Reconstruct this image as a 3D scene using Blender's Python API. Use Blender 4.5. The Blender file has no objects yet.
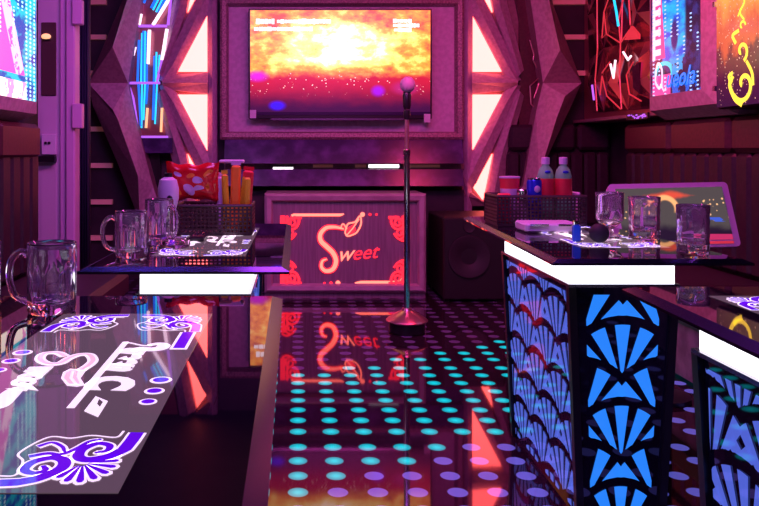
import bpy, math, random
from mathutils import Vector, Matrix, Euler
random.seed(7)
PI = math.pi
S = bpy.context.scene
COL = S.collection

# ------------------------------------------------------------------ camera, world, light, exposure
H = 1.2            # eye height
F = 750.0          # focal length in pixels (frame 759 x 506)
VX, VY = 298.0, 150.0
cam_d = bpy.data.cameras.new('camera'); cam = bpy.data.objects.new('camera', cam_d); COL.objects.link(cam)
cam.location = (0, 0, H); cam.rotation_euler = (PI/2, 0, 0)
cam_d.sensor_width = 36.0; cam_d.lens = F/759*36
cam_d.shift_x = (379.5-VX)/759; cam_d.shift_y = -(253-VY)/759
cam_d.clip_start = 0.05
S.camera = cam
S.view_settings.view_transform = 'Standard'; S.view_settings.look = 'None'
S.view_settings.gamma = 1; S.view_settings.use_curve_mapping = False
S.view_settings.exposure = 0.0
w = bpy.data.worlds.new('world'); S.world = w; w.use_nodes = True
w.node_tree.nodes['Background'].inputs[0].default_value = (.16, .03, .2, 1)
w.node_tree.nodes['Background'].inputs[1].default_value = .3

def area(name, loc, size, col, power, rot=(0, 0, 0), sy=None):
    l = bpy.data.lights.new(name, 'AREA'); l.shape = 'RECTANGLE'; l.size = size; l.size_y = sy or size
    l.color = col; l.energy = power
    o = bpy.data.objects.new(name, l); COL.objects.link(o); o.location = loc; o.rotation_euler = rot
    return o
area('ambient_magenta_fill', (.5, 3.6, 2.9), 1.6, (1, .10, .55), 85, (math.radians(28), 0, 0), .8)  # unseen area light added overhead for the magenta ambience
area('ambient_purple_fill', (.3, 1.6, 2.9), 1.6, (.60, .16, 1), 55, (math.radians(20), 0, 0), .8)  # no fixture: added for the purple ambience
area('ceiling_light_red', (1.5, 4.4, 2.9), .5, (1, .05, .15), 30, (math.radians(30), math.radians(-35), 0))
area('ambient_violet_fill', (-.9, 3.9, 2.9), .6, (.7, .2, 1), 22, (math.radians(30), math.radians(25), 0))  # violet fill added on the left, without a lamp body

# ------------------------------------------------------------------ shader helpers
def lin(c):
    return tuple(((x/255)/12.92 if x <= 10 else (((x/255)+.055)/1.055)**2.4) for x in c)
class X:
    """tiny expression layer over math nodes"""
    nt = None
    def __init__(s, v): s.v = v
    @staticmethod
    def m(op, *a):
        n = X.nt.nodes.new('ShaderNodeMath'); n.operation = op
        for i, q in enumerate(a):
            if isinstance(q, X): q = q.v
            if isinstance(q, (int, float)): n.inputs[i].default_value = q
            else: X.nt.links.new(q, n.inputs[i])
        return X(n.outputs[0])
    def __add__(s, o): return X.m('ADD', s, o)
    def __sub__(s, o): return X.m('SUBTRACT', s, o)
    def __rsub__(s, o): return X.m('SUBTRACT', o, s)
    def __mul__(s, o): return X.m('MULTIPLY', s, o)
    __rmul__ = __mul__; __radd__ = __add__
    def __truediv__(s, o): return X.m('DIVIDE', s, o)
    def __gt__(s, o): return X.m('GREATER_THAN', s, o)
    def __lt__(s, o): return X.m('LESS_THAN', s, o)
    def frac(s): return X.m('FRACT', s)
    def floor(s): return X.m('FLOOR', s)
    def abs(s): return X.m('ABSOLUTE', s)
    def pow(s, e): return X.m('POWER', s, e)
    def mod(s, e): return X.m('FLOORED_MODULO', s, e)
    def sin(s): return X.m('SINE', s)
def sstep(x, a, b):
    n = X.nt.nodes.new('ShaderNodeMapRange'); n.interpolation_type = 'SMOOTHSTEP'
    X.nt.links.new(x.v, n.inputs[0]); n.inputs[1].default_value = a; n.inputs[2].default_value = b
    return X(n.outputs[0])
def coords(kind='Generated', geo=False):
    nt = X.nt
    if geo: src = nt.nodes.new('ShaderNodeNewGeometry').outputs['Position']
    else: src = nt.nodes.new('ShaderNodeTexCoord').outputs[kind]
    s = nt.nodes.new('ShaderNodeSeparateXYZ'); nt.links.new(src, s.inputs[0])
    return src, X(s.outputs[0]), X(s.outputs[1]), X(s.outputs[2])
def noise(src, scale, detail=3, rough=.5):
    n = X.nt.nodes.new('ShaderNodeTexNoise'); n.inputs['Scale'].default_value = scale
    n.inputs['Detail'].default_value = detail; n.inputs['Roughness'].default_value = rough
    X.nt.links.new(src, n.inputs['Vector']); return X(n.outputs[0])
def voro(src, scale):
    n = X.nt.nodes.new('ShaderNodeTexVoronoi'); n.inputs['Scale'].default_value = scale
    X.nt.links.new(src, n.inputs['Vector']); return X(n.outputs['Distance'])
def mixc(f, a, b):
    n = X.nt.nodes.new('ShaderNodeMix'); n.data_type = 'RGBA'
    if isinstance(f, X): X.nt.links.new(f.v, n.inputs[0])
    else: n.inputs[0].default_value = f
    for i, q in ((6, a), (7, b)):
        if isinstance(q, (tuple, list)): n.inputs[i].default_value = (*q[:3], 1)
        else: X.nt.links.new(q, n.inputs[i])
    return n.outputs[2]
def vec(x, y, z):
    n = X.nt.nodes.new('ShaderNodeCombineXYZ')
    for i, q in enumerate((x, y, z)):
        if isinstance(q, X): X.nt.links.new(q.v, n.inputs[i])
        else: n.inputs[i].default_value = q
    return n.outputs[0]
def new_mat(name):
    m = bpy.data.materials.new(name); m.use_nodes = True; X.nt = m.node_tree
    return m, m.node_tree.nodes['Principled BSDF']
def setin(b, k, v):
    if isinstance(v, X): v = v.v
    if isinstance(v, (int, float)): b.inputs[k].default_value = v
    elif isinstance(v, (tuple, list)): b.inputs[k].default_value = (*v[:3], 1)
    else: X.nt.links.new(v, b.inputs[k])
def mat(name, col, rough=.5, metal=0, emit=None, es=0, ior=1.5, coat=0, alpha=None):
    m, b = new_mat(name)
    setin(b, 'Base Color', col); setin(b, 'Roughness', rough); setin(b, 'Metallic', metal); setin(b, 'IOR', ior)
    if coat: setin(b, 'Coat Weight', coat); setin(b, 'Coat Roughness', .04)
    if emit is not None: setin(b, 'Emission Color', emit); setin(b, 'Emission Strength', es)
    return m
def mat_noise(name, a, b_, scale, rough=.5, metal=0, stretch=(1, 1, 1), bump=0, ior=1.5, detail=4, lo=.35, hi=.65):
    m, b = new_mat(name)
    src, x, y, z = coords(geo=True)
    v = vec(x*stretch[0], y*stretch[1], z*stretch[2])
    n = noise(v, scale, detail)
    setin(b, 'Base Color', mixc(sstep(n, lo, hi), a, b_)); setin(b, 'Roughness', rough); setin(b, 'Metallic', metal); setin(b, 'IOR', ior)
    if bump:
        bn = X.nt.nodes.new('ShaderNodeBump'); bn.inputs['Strength'].default_value = bump; bn.inputs['Distance'].default_value = .01
        X.nt.links.new(n.v, bn.inputs['Height']); X.nt.links.new(bn.outputs[0], b.inputs['Normal'])
    return m
def glass(name, col=(1, 1, 1), rough=.0, ior=1.48, tw=1.0):
    m, b = new_mat(name)
    setin(b, 'Base Color', col); setin(b, 'Roughness', rough); setin(b, 'IOR', ior); setin(b, 'Transmission Weight', tw)
    return m

M = {}
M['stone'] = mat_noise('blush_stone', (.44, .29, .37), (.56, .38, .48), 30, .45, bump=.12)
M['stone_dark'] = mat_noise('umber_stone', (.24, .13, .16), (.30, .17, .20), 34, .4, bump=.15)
M['lilac_panel'] = mat_noise('lilac_wall_panel', (.52, .36, .52), (.62, .43, .61), 24, .55)
M['marble'] = mat_noise('violet_black_marble', (.035, .02, .09), (.12, .06, .24), 7, .22, detail=8, lo=.4, hi=.75)
M['wood'] = mat_noise('greyed_wood', (.22, .15, .20), (.29, .20, .26), 6, .5, stretch=(9, 9, .6))
M['wood_frame'] = mat_noise('wood_frame', (.36, .24, .31), (.44, .31, .38), 6, .45, stretch=(2, 9, 2))
M['moulding'] = mat_noise('dark_moulding', (.20, .09, .13), (.42, .22, .26), 60, .4, bump=.3)
M['black'] = mat('black_lacquer', (.012, .008, .014), .3)
M['black_matt'] = mat('black_matt', (.014, .010, .016), .7)
M['wall_dark'] = mat_noise('dark_wall', (.02, .012, .022), (.035, .02, .035), 5, .55)
M['leather'] = mat_noise('maroon_leather', (.062, .010, .022), (.085, .014, .030), 40, .38, bump=.08)
M['leather_dark'] = mat_noise('dark_leather', (.026, .010, .024), (.038, .014, .030), 40, .42, bump=.08)
M['grey_fabric'] = mat_noise('plum_seat_leather', (.16, .09, .16), (.32, .19, .30), 8, .45, bump=.1)
M['tabletop'] = mat('black_tempered_glass', (.010, .006, .012), .02, ior=1.62)
M['bevel'] = mat('polished_glass_edge', (.05, .07, .32), .22, metal=1)  # blue cast of the fan panels put into the metal colour
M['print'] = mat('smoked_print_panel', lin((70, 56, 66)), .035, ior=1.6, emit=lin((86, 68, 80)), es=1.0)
M['white_glow'] = mat('white_backlit_print', (.8, .7, .8), .05, emit=(1, .86, .98), es=.95)
M['rose_glow'] = mat('rose_backlit_print', (.7, .5, .55), .05, emit=(1, .62, .68), es=.75)
M['purple_glow'] = mat('purple_backlit_print', (.1, .01, .4), .05, emit=(.10, .002, .62), es=1.0)
M['lightbox'] = mat('white_light_diffuser', (.9, .9, .95), .3, emit=(.93, .93, 1), es=2.6)
M['trim'] = mat('thin_metal_trim', (.25, .2, .3), .25, metal=.9)
M['blue_fan'] = mat('blue_backlit_acrylic', (.02, .05, .2), .06, emit=(.022, .24, 1.0), es=.95, ior=1.7)
M['peri_fan'] = mat('periwinkle_backlit_acrylic', (.03, .04, .2), .03, emit=(.10, .16, .80), es=.75, ior=2.0)
M['tabletop'].node_tree.nodes['Principled BSDF'].inputs['Specular Tint'].default_value = (1, .62, .85, 1)
M['panel_black'] = mat('gloss_black_acrylic', (.008, .006, .02), .03, ior=1.9)
M['tri'] = mat('rosy_light_diffuser', (.9, .6, .5), .4, emit=(1, .12, .095), es=7)
M['red_glow'] = mat('red_neon_print', (.4, .02, .02), .3, emit=(1, .018, .04), es=2.2)
M['peach_glow'] = mat('peach_neon_print', (.5, .1, .1), .3, emit=(1, .15, .10), es=3.0)
M['chrome'] = mat('chrome', (.75, .72, .78), .15, metal=1)
M['rose_metal'] = mat('rose_metal', (.8, .4, .42), .3, metal=.9)
M['grille'] = mat('microphone_grille', (.55, .36, .48), .6)
M['glass'] = glass('clear_glass', (1, .88, 1), .0, 1.42, .95)
M['ashtray_glass'] = glass('pink_glass', (1, .62, .9), .05)
M['blue_reflection'] = mat('blue_reflection_glow', (0, .1, .5), .3, emit=(.01, .16, .95), es=1.2)
M['cyan_reflection'] = mat('cyan_reflection_glow', (0, .3, .5), .3, emit=(.02, .55, 1), es=1.6)
M['white_strip'] = mat('white_reflection_glow', (.9, .7, .8), .3, emit=(1, .72, .86), es=1.7)
M['violet_strip'] = mat('violet_glow', (.4, .1, .6), .3, emit=(.42, .12, .9), es=1.1)
M['mirror_red'] = mat('bronze_mirror', (.40, .14, .15), .28, metal=.55)
M['facet_a'] = mat('rust_mirror_facet', (.30, .08, .09), .2, metal=.6)
M['facet_b'] = mat('plum_mirror_facet', (.16, .05, .10), .12, metal=.8)
M['red_line'] = mat('red_light_line', (.6, .05, .08), .3, emit=(1, .06, .09), es=.45)
M['pink_slot'] = mat('pink_wood_strip', (.9, .55, .48), .5, emit=(.9, .25, .2), es=.05)  # light on the wood in the gaps put into a faint glow
M['yellow_glow'] = mat('yellow_neon_print', (.6, .5, .05), .3, emit=(1, .75, .06), es=1.4)
M['plastic_white'] = mat('white_plastic', (.72, .62, .8), .35)
M['door_white'] = mat('white_door_paint', (.62, .50, .66), .4)
M['door_frame'] = mat('lilac_metal_frame', (.68, .42, .72), .35)
M['brown_glass'] = mat('brown_door_glass', (.09, .05, .055), .12)
M['curtain'] = mat('navy_curtain', (.02, .016, .07), .7)
M['basket'] = mat('dark_brown_basket', (.05, .022, .028), .45)
M['red_foil'] = mat('red_foil_bag', (.75, .01, .02), .25, coat=.5)
M['foil_white'] = mat('lilac_print', (.65, .45, .7), .4)
M['foil_orange'] = mat('orange_print', (.95, .28, .03), .4)
M['yellow_pack'] = mat('yellow_pack', (.85, .52, .02), .4)
M['red_pack'] = mat('red_pack', (.75, .02, .04), .35)
M['blue_can'] = mat('blue_can_paint', (.02, .04, .62), .3, metal=.4)
M['bottle_plastic'] = glass('bottle_plastic', (.30, .85, .45), .1, 1.2, .40)
M['label_red'] = mat('red_bottle_label', (.75, .03, .06), .4)
M['blue_plastic'] = mat('blue_plastic', (.02, .08, .55), .25, emit=(.0, .04, .5), es=.2)
M['grey_plastic'] = mat('pale_monitor_plastic', (.62, .38, .66), .4)
M['speaker_body'] = mat('speaker_black', (.016, .010, .014), .45)
M['cone'] = mat('speaker_cone', (.02, .013, .018), .6)
M['spec_white'] = mat('white_caption_glow', (1, 1, 1), .4, emit=(1, .9, .85), es=1.6)
M['lamp_slot'] = mat('white_slot_lamp', (1, 1, 1), .4, emit=(1, .93, .95), es=3)
M['amber'] = mat('amber_reflection_glow', (1, .6, .3), .4, emit=(1, .5, .22), es=1.2)
M['cap_blue'] = mat('bright_blue_letters', (0, .2, .8), .3, emit=(.01, .22, 1), es=1.1)

# floor: black glass tile with round light dots
m, b = new_mat('black_glass_dot_floor'); M['floor'] = m
src, x, y, z = coords(geo=True)
fx = (x/.14 + .5).frac() - .5
ty = (y - 3.11).mod(1.10)
r = (ty - .0194)/.1332
fy = r.frac() - .5
d = (fx*fx*(.14*.14) + fy*fy*(.1332*.1332)).pow(.5)
dot = 1.0 - sstep(d, .033, .038)
core = 1.0 - sstep(d, .0, .040)
yc = y - fy*.1332; xc = x - fx*.14
lit = ((yc - xc*.65) > 2.62) * ((yc - xc*.55) < 4.02)
seam = sstep((ty - .55).abs(), .545, .549)
nz = noise(src, 3, 3)
base = mixc(nz, (.012, .006, .012), (.03, .012, .024))
base = mixc(seam*.6, base, (.06, .03, .06))
near = (yc - xc*.65) < 2.62  # near dots are unlit: lavender room light put into their emission
setin(b, 'Base Color', mixc(dot, base, mixc(lit, (.15, .12, .26), (.01, .05, .06)))); setin(b, 'Roughness', .04); setin(b, 'IOR', 1.64)
setin(b, 'Emission Color', mixc(near, mixc(core, (.0, .36, .46), (.0, .80, .95)), (.10, .12, .66)))
b.inputs['Specular Tint'].default_value = (1, .34, .66, 1)
setin(b, 'Emission Strength', dot*(lit*.85 + near*.6))

# TV picture
m, b = new_mat('television_picture'); M['tv'] = m
src, x, y, z = coords()
n1 = noise(src, 5, 6, .65); n2 = noise(src, 11, 4); n3 = noise(src, 2.3, 2)
dx = (x - .5)/.42; dz = (z - .68)/.33
blob = 1.0 - sstep((dx*dx + dz*dz).pow(.5), .1, 1.15)
hot = blob*.62 + n1*2.3 - 1.02 + (noise(src, 16, 3) - .5)*.5
c1 = mixc(sstep(hot, -.15, .25), (.75, .10, .05), (1.5, .42, .05))
c1 = mixc(sstep(hot, .15, .55), c1, (1.8, 1.2, .28))
c1 = mixc(sstep(hot, .5, .85), c1, (2.2, 1.9, 1.35))
low = mixc(sstep(z + n2*.1, .10, .40), (.05, .004, .05), (.62, .012, .045))
c2 = mixc(sstep(z + n2*.12, .40, .50), low, c1)
vd = voro(vec(x*60, 0.0, z*36), 1.0)
spark = (vd < .2)*(sstep(z, .16, .30))*(1.0 - sstep(z, .36, .46))*(n2 > .5)
c2 = mixc(spark, c2, (1.6, .8, .8))
def spot(cx, cz, rx, rz, c, col):
    ddx = (x - cx)/rx; ddz = (z - cz)/rz
    return mixc(1.0 - sstep((ddx*ddx + ddz*ddz).pow(.5), .2, 1), c, col)
c2 = spot(.15, .09, .06, .06, c2, (.04, .01, 1.2)); c2 = spot(.71, .23, .05, .07, c2, (.4, .01, .9))
c2 = spot(.04, .37, .08, .07, c2, (.75, .02, .7)); c2 = spot(.86, .26, .1, .09, c2, (.5, .02, .2))
c2 = mixc(z < .03, c2, (.01, .0, .02))
setin(b, 'Base Color', (.01, .01, .01)); setin(b, 'Roughness', .25); setin(b, 'Emission Color', c2); setin(b, 'Emission Strength', 1.25)

# wall video panel (orange glow)
m, b = new_mat('orange_tv_reflection'); M['tv_reflection'] = m  # television's reflection in the wall glass, put into emission
src, x, y, z = coords()
n1 = noise(src, 4, 5, .6)
h = z + n1*.5 - .25
c = mixc(sstep(h, .15, .45), (.05, .008, .05), (.16, .01, .06))
c = mixc(sstep(h, .42, .52), c, (.9, .12, .07)); c = mixc(sstep(h, .6, .95), c, (1.4, .52, .12))
c = mixc(voro(vec(0.0, y*22, z*26), 1.0) < .16, c, (1.3, .6, .5))
setin(b, 'Base Color', (.01, .01, .01)); setin(b, 'Roughness', .12); setin(b, 'Emission Color', c); setin(b, 'Emission Strength', .9)

# touch monitor picture
m, b = new_mat('touch_monitor_picture'); M['touch'] = m
src, x, y, z = coords()
n1 = noise(vec(x*3, 0.0, z*2), 2.2, 5, .6)
c = mixc(sstep(z + n1*.2, .28, .44), lin((34, 20, 44)), lin((84, 76, 76)))
def ring(cx, cz, rr, th, c, col, asp=2.0):
    ddx = (x - cx)*asp; ddz = z - cz
    q = ((ddx*ddx + ddz*ddz).pow(.5) - rr).abs()
    return mixc((1.0 - sstep(q, th*.3, th))*sstep(z, cz-rr*.5, cz-rr*.1), c, col)
c = mixc((1.0 - sstep(((x-.50)*1.3).abs() + (z-.84).abs()*3.2 + n1*.35, .30, .55)), c, (.85, .09, .05))
c = ring(.44, .60, .20, .07, c, (1.2, .55, .22))
c = mixc((voro(vec(x*26, 0.0, z*14), 1.0) < .26)*((x-.5).abs() > .28)*(z > .38)*(z < .8), c, (1.0, .55, .25))
c = mixc(((z-.40).abs() < .04)*(x > .60)*(n1 > .48), c, (.06, .12, .7))
c = mixc((z < .14)*(x > .7), c, (.6, .03, .14))
setin(b, 'Base Color', (.02, .02, .02)); setin(b, 'Roughness', .15); setin(b, 'Emission Color', c); setin(b, 'Emission Strength', 1.0)

# LED pillars: columns of light points over a coloured picture
def led_mat(name, left):
    m, b = new_mat(name)
    src, x, y, z = coords(geo=True)
    n2 = noise(vec(x, y*3.2, z*6.5), 1.9, 5); n1 = noise(vec(x, y*9, z*9), 1.5, 4)
    if left:   # a: 0 at the far edge, growing towards the camera; h: 0 at the bottom
        a = (4.45 - y)/.57; h = (z - 1.485)/.50
        c = mixc(sstep(n2, .42, .55), (.0, .10, .60), (.0, .72, .92))
        tr = (a > (h*.50 + .18))*(h > .27)
        c = mixc(tr, c, (1.15, .13, .80)); c = mixc(tr*((a < (h*.50 + .42)))*(n1 > .44), c, (1.5, .80, 1.2))
        lowb = (h < .20)*(a > .28)
        c = mixc(lowb, c, (1.3, .45, .95)); c = mixc(lowb*(n1 > .47), c, (1.7, 1.45, 1.3))
        ca = (a*9.0).frac() - .5; cz = (z/.0235).frac() - .5
        on = (((a*9.0).floor() - 1.0).abs() < 1.4) + (noise(vec((a*9.0).floor()*7.3, 1.0, (h*3).floor()*5.1), 1.0, 0) > .6)
        tint = (.75, 1.3, 1.4); thr = .30
    else:
        a = (5.28 - y)/.66; h = (z - 1.575)/.62
        c = mixc(sstep(n1, .45, .62), (.012, .008, .05), (.03, .03, .20))
        q1 = ((a - .47)/.27); q2 = 1.0 - sstep(q1.abs() + (.42 - h)*1.6*((h < .42)), .75, 1.0)
        blue = q2*(h > .36)*(a > .24)
        c = mixc(blue, c, mixc(sstep(n2, .4, .6), (.0, .10, .80), (.0, .50, 1.1)))
        hole = (1.0 - sstep(((a - .50)*6).pow(2) + ((h - .62)*2.6).pow(2), .10, .28))
        c = mixc(hole, c, (.01, .02, .20))
        c = mixc((a > .30)*(a < .66)*(h > .20)*(h < .36)*(n2 > .46), c, (.0, .38, .95))
        c = mixc((a > .08)*(a < .45)*(((a-.28)*3.4).pow(2) + ((h-.22)*5).pow(2) - .55 < 0)*(((a-.28)*3.4).pow(2) + ((h-.22)*5).pow(2) > .25)*(h > .20), c, (.0, .75, .9))
        red = (a < (.36 - h*.12))*(h > .40)*(a > .04)
        c = mixc(red, c, (1.2, .08, .35)); c = mixc(red*(a < .22)*(((h*9).frac() < .62) + (a < .10)), c, (1.5, .90, 1.2))
        bot = (h < .22)*(a < .42)*(a > .04)
        c = mixc(bot, c, (1.1, .08, .40)); c = mixc((h < .16)*(a > .40)*(n1 > .44), c, (.0, .12, .75))
        ca = (a*8.0).frac() - .5; cz = (z/.027).frac() - .5
        on = (noise(vec((a*8.0).floor()*7.3, 1.0, (h*5).floor()*5.1), 1.0, 0) > .50) + (a < .12)
        tint = (.50, .75, 1.4); thr = .22
    dd = (ca.pow(2)*1.6 + cz.pow(2)).pow(.5)
    c = mixc((dd < thr)*(on > .5), c, tint)
    setin(b, 'Base Color', (.01, .01, .02)); setin(b, 'Roughness', .2); setin(b, 'Emission Color', c); setin(b, 'Emission Strength', 1.1)
    return m
M['led_l'] = led_mat('cyan_pink_led_picture', True); M['led_r'] = led_mat('blue_red_led_picture', False)

# ------------------------------------------------------------------ geometry helpers
def P(u, v, Y): return Vector(((u-VX)/F*Y, Y, H - (v-VY)/F*Y))
class G:
    def __init__(s): s.v = []; s.f = []; s.mi = []; s.T = None
    def add(s, vs, fs, mi=0):
        n = len(s.v)
        for p in vs:
            p = Vector(p)
            s.v.append(s.T @ p if s.T is not None else p)
        for f in fs: s.f.append([n+i for i in f]); s.mi.append(mi)
        return s
    def box(s, x0, x1, y0, y1, z0, z1, mi=0, bv=0):
        if bv:
            b_ = min(bv, abs(x1-x0)/2.01, abs(y1-y0)/2.01, abs(z1-z0)/2.01); vs = []; idx = {}
            for ax in range(3):
                for sx in (0, 1):
                    for sy in (0, 1):
                        for sz in (0, 1):
                            q = []
                            for k, (lo, hi, sg) in enumerate(((x0, x1, sx), (y0, y1, sy), (z0, z1, sz))):
                                e = hi if sg else lo
                                if k != ax: e += (-b_ if sg else b_)
                                q.append(e)
                            idx[(ax, sx, sy, sz)] = len(vs); vs.append(q)
            fs = []
            for ax in range(3):
                o1, o2 = [k for k in range(3) if k != ax]
                for sd in (0, 1):
                    f = []
                    for a, c_ in ((0, 0), (1, 0), (1, 1), (0, 1)):
                        k = [0, 0, 0]; k[ax] = sd; k[o1] = a; k[o2] = c_; f.append(idx[(ax, *k)])
                    fs.append(f)
            for ax in range(3):      # edges along ax
                o1, o2 = [k for k in range(3) if k != ax]
                for a in (0, 1):
                    for c_ in (0, 1):
                        k0 = [0, 0, 0]; k0[o1] = a; k0[o2] = c_; k1 = list(k0); k1[ax] = 1
                        fs.append([idx[(o1, *k0)], idx[(o1, *k1)], idx[(o2, *k1)], idx[(o2, *k0)]])
            for k in [(a, b2, c_) for a in (0, 1) for b2 in (0, 1) for c_ in (0, 1)]:
                fs.append([idx[(0, *k)], idx[(1, *k)], idx[(2, *k)]])
            return s.add(vs, fs, mi)
        vs = [(x0, y0, z0), (x1, y0, z0), (x1, y1, z0), (x0, y1, z0), (x0, y0, z1), (x1, y0, z1), (x1, y1, z1), (x0, y1, z1)]
        return s.add(vs, [(0, 3, 2, 1), (4, 5, 6, 7), (0, 1, 5, 4), (1, 2, 6, 5), (2, 3, 7, 6), (3, 0, 4, 7)], mi)
    def prism(s, a, b_, mi=0):
        """solid between two matching loops"""
        n = len(a)
        fs = [list(range(n))[::-1], [n+i for i in range(n)]] + [(i, (i+1) % n, n+(i+1) % n, n+i) for i in range(n)]
        return s.add(list(a)+list(b_), fs, mi)
    def lathe(s, prof, c=(0, 0, 0), seg=32, mi=0, rf=None, close=False):
        vs = []; n = len(prof)
        for i in range(seg):
            th = 2*PI*i/seg
            for (r, z) in prof:
                rr = rf(r, z, th) if rf else r
                vs.append((c[0]+rr*math.cos(th), c[1]+rr*math.sin(th), c[2]+z))
        fs = []
        rng = n if close else n-1
        for i in range(seg):
            j = (i+1) % seg
            for k in range(rng): fs.append((i*n+k, j*n+k, j*n+(k+1) % n, i*n+(k+1) % n))
        if not close:
            if prof[0][0] > 1e-6: fs.append([i*n for i in range(seg)][::-1])
            if prof[-1][0] > 1e-6: fs.append([i*n+n-1 for i in range(seg)])
        return s.add(vs, fs, mi)
    def tube(s, pts, r, seg=8, mi=0, closed=False):
        pts = [Vector(p) for p in pts]; n = len(pts); vs = []; up = None
        for i, p in enumerate(pts):
            t = (pts[(i+1) % n]-pts[i-1]) if closed else (pts[min(i+1, n-1)]-pts[max(i-1, 0)])
            t.normalize()
            if up is None: up = Vector((0, 0, 1)) if abs(t.z) < .9 else Vector((1, 0, 0))
            a = t.cross(up).normalized(); b_ = a.cross(t).normalized(); up = b_
            rr = r[i] if isinstance(r, (list, tuple)) else r
            for k in range(seg):
                th = 2*PI*k/seg; vs.append(p + a*rr*math.cos(th) + b_*rr*math.sin(th))
        fs = []
        for i in range(n if closed else n-1):
            j = (i+1) % n
            for k in range(seg): fs.append((i*seg+k, i*seg+(k+1) % seg, j*seg+(k+1) % seg, j*seg+k))
        if not closed: fs += [list(range(seg))[::-1], [(n-1)*seg+k for k in range(seg)]]
        return s.add(vs, fs, mi)
    def sphere(s, c, r, seg=20, rings=12, mi=0):
        if not isinstance(r, (tuple, list)): r = (r, r, r)
        vs = [(c[0], c[1], c[2]+r[2])]; fs = []
        for i in range(1, rings):
            ph = PI*i/rings
            for k in range(seg):
                th = 2*PI*k/seg
                vs.append((c[0]+r[0]*math.sin(ph)*math.cos(th), c[1]+r[1]*math.sin(ph)*math.sin(th), c[2]+r[2]*math.cos(ph)))
        vs.append((c[0], c[1], c[2]-r[2]))
        for k in range(seg): fs.append((0, 1+k, 1+(k+1) % seg))
        for i in range(rings-2):
            for k in range(seg):
                a = 1+i*seg+k; b_ = 1+i*seg+(k+1) % seg; fs.append((a, a+seg, b_+seg, b_))
        l = len(vs)-1
        for k in range(seg): fs.append((l, l-seg+(k+1) % seg, l-seg+k))
        return s.add(vs, fs, mi)
    def out(s, name, mats, parent=None, smooth=False, **tags):
        me = bpy.data.meshes.new(name); off = Vector((0, 0, 0))
        if parent is not None:
            q = parent
            while q is not None: off += q.location; q = q.parent
        elif tags.get('origin') is not None: off = Vector(tags['origin'])
        me.from_pydata([p-off for p in s.v], [], s.f); me.validate()
        if not isinstance(mats, (list, tuple)): mats = [mats]
        for q in mats: me.materials.append(M[q] if isinstance(q, str) else q)
        for p, i in zip(me.polygons, s.mi): p.material_index = i
        if smooth:
            for p in me.polygons: p.use_smooth = True
        me.update()
        o = bpy.data.objects.new(name, me); COL.objects.link(o)
        if parent is not None: o.parent = parent
        elif tags.get('origin') is not None: o.location = off
        return o
def fixn(o):
    import bmesh
    bm = bmesh.new(); bm.from_mesh(o.data); bmesh.ops.recalc_face_normals(bm, faces=bm.faces); bm.to_mesh(o.data); bm.free(); return o
def auto(o, ang=35):
    """smooth shading with sharp edges kept by angle"""
    import bmesh
    bm = bmesh.new(); bm.from_mesh(o.data); bmesh.ops.recalc_face_normals(bm, faces=bm.faces)
    for f in bm.faces: f.smooth = True
    for e in bm.edges:
        if len(e.link_faces) == 2 and e.calc_face_angle(0) > math.radians(ang): e.smooth = False
    bm.to_mesh(o.data); bm.free(); return o
def thing(name, label, cat, loc=(0, 0, 0), group=None):
    o = bpy.data.objects.new(name, None); COL.objects.link(o); o.location = loc; o.empty_display_size = .1
    o['label'] = label; o['category'] = cat
    if group: o['group'] = group
    return o
def tag(o, label, cat, group=None):
    o['label'] = label; o['category'] = cat
    if group: o['group'] = group
    return o
def struct(o): o['kind'] = 'structure'; return o
def dup(root, loc, rotz=0, label=None, scale=None):
    r_ = root.copy(); COL.objects.link(r_); r_.location = loc; r_.rotation_euler = (0, 0, rotz)
    if scale: r_.scale = scale
    if label: r_['label'] = label
    for ch in list(root.children):
        c_ = ch.copy(); COL.objects.link(c_); c_.parent = r_
        for g_ in ch.children:
            d_ = g_.copy(); COL.objects.link(d_); d_.parent = c_
    return r_

# 2D drawing helpers (design sheets mapped onto panels)
def ribbon(g, mp, pts, wd, mi=0, h=0.0, taper=None):
    n = len(pts); L = []; R = []
    for i in range(n):
        a = Vector(pts[max(i-1, 0)]); c_ = Vector(pts[min(i+1, n-1)]); t = (c_-a)
        if t.length < 1e-9: t = Vector((1, 0))
        t.normalize(); nn = Vector((-t.y, t.x)); ww = wd[i] if isinstance(wd, (list, tuple)) else wd
        p = Vector(pts[i]); L.append(p+nn*ww/2); R.append(p-nn*ww/2)
    vs = [mp(p.x, p.y, h) for p in L]+[mp(p.x, p.y, h) for p in R]
    g.add(vs, [(i, i+1, n+i+1, n+i) for i in range(n-1)], mi)
def disc(g, mp, cx, cy, rx, ry=None, mi=0, h=0.0, seg=24):
    ry = ry or rx
    g.add([mp(cx+rx*math.cos(2*PI*k/seg), cy+ry*math.sin(2*PI*k/seg), h) for k in range(seg)], [list(range(seg))], mi)
def poly(g, mp, pts, mi=0, h=0.0): g.add([mp(a, b_, h) for a, b_ in pts], [list(range(len(pts)))], mi)
def spiral(cx, cy, r0, r1, a0, a1, n=26):
    return [(cx+(r0+(r1-r0)*i/n)*math.cos(a0+(a1-a0)*i/n), cy+(r0+(r1-r0)*i/n)*math.sin(a0+(a1-a0)*i/n)) for i in range(n+1)]
def bez(pts, n=14):
    """Catmull-Rom through points"""
    out = []; q = [Vector(p) for p in pts]; q = [q[0]*2-q[1]]+q+[q[-1]*2-q[-2]]
    for i in range(1, len(q)-2):
        for k in range(n):
            t = k/n; a, b_, c_, d_ = q[i-1:i+3]
            out.append(tuple(.5*((2*b_)+(c_-a)*t+(2*a-5*b_+4*c_-d_)*t*t+(3*b_-a-3*c_+d_)*t**3)))
    out.append(tuple(q[-2])); return out
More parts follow.
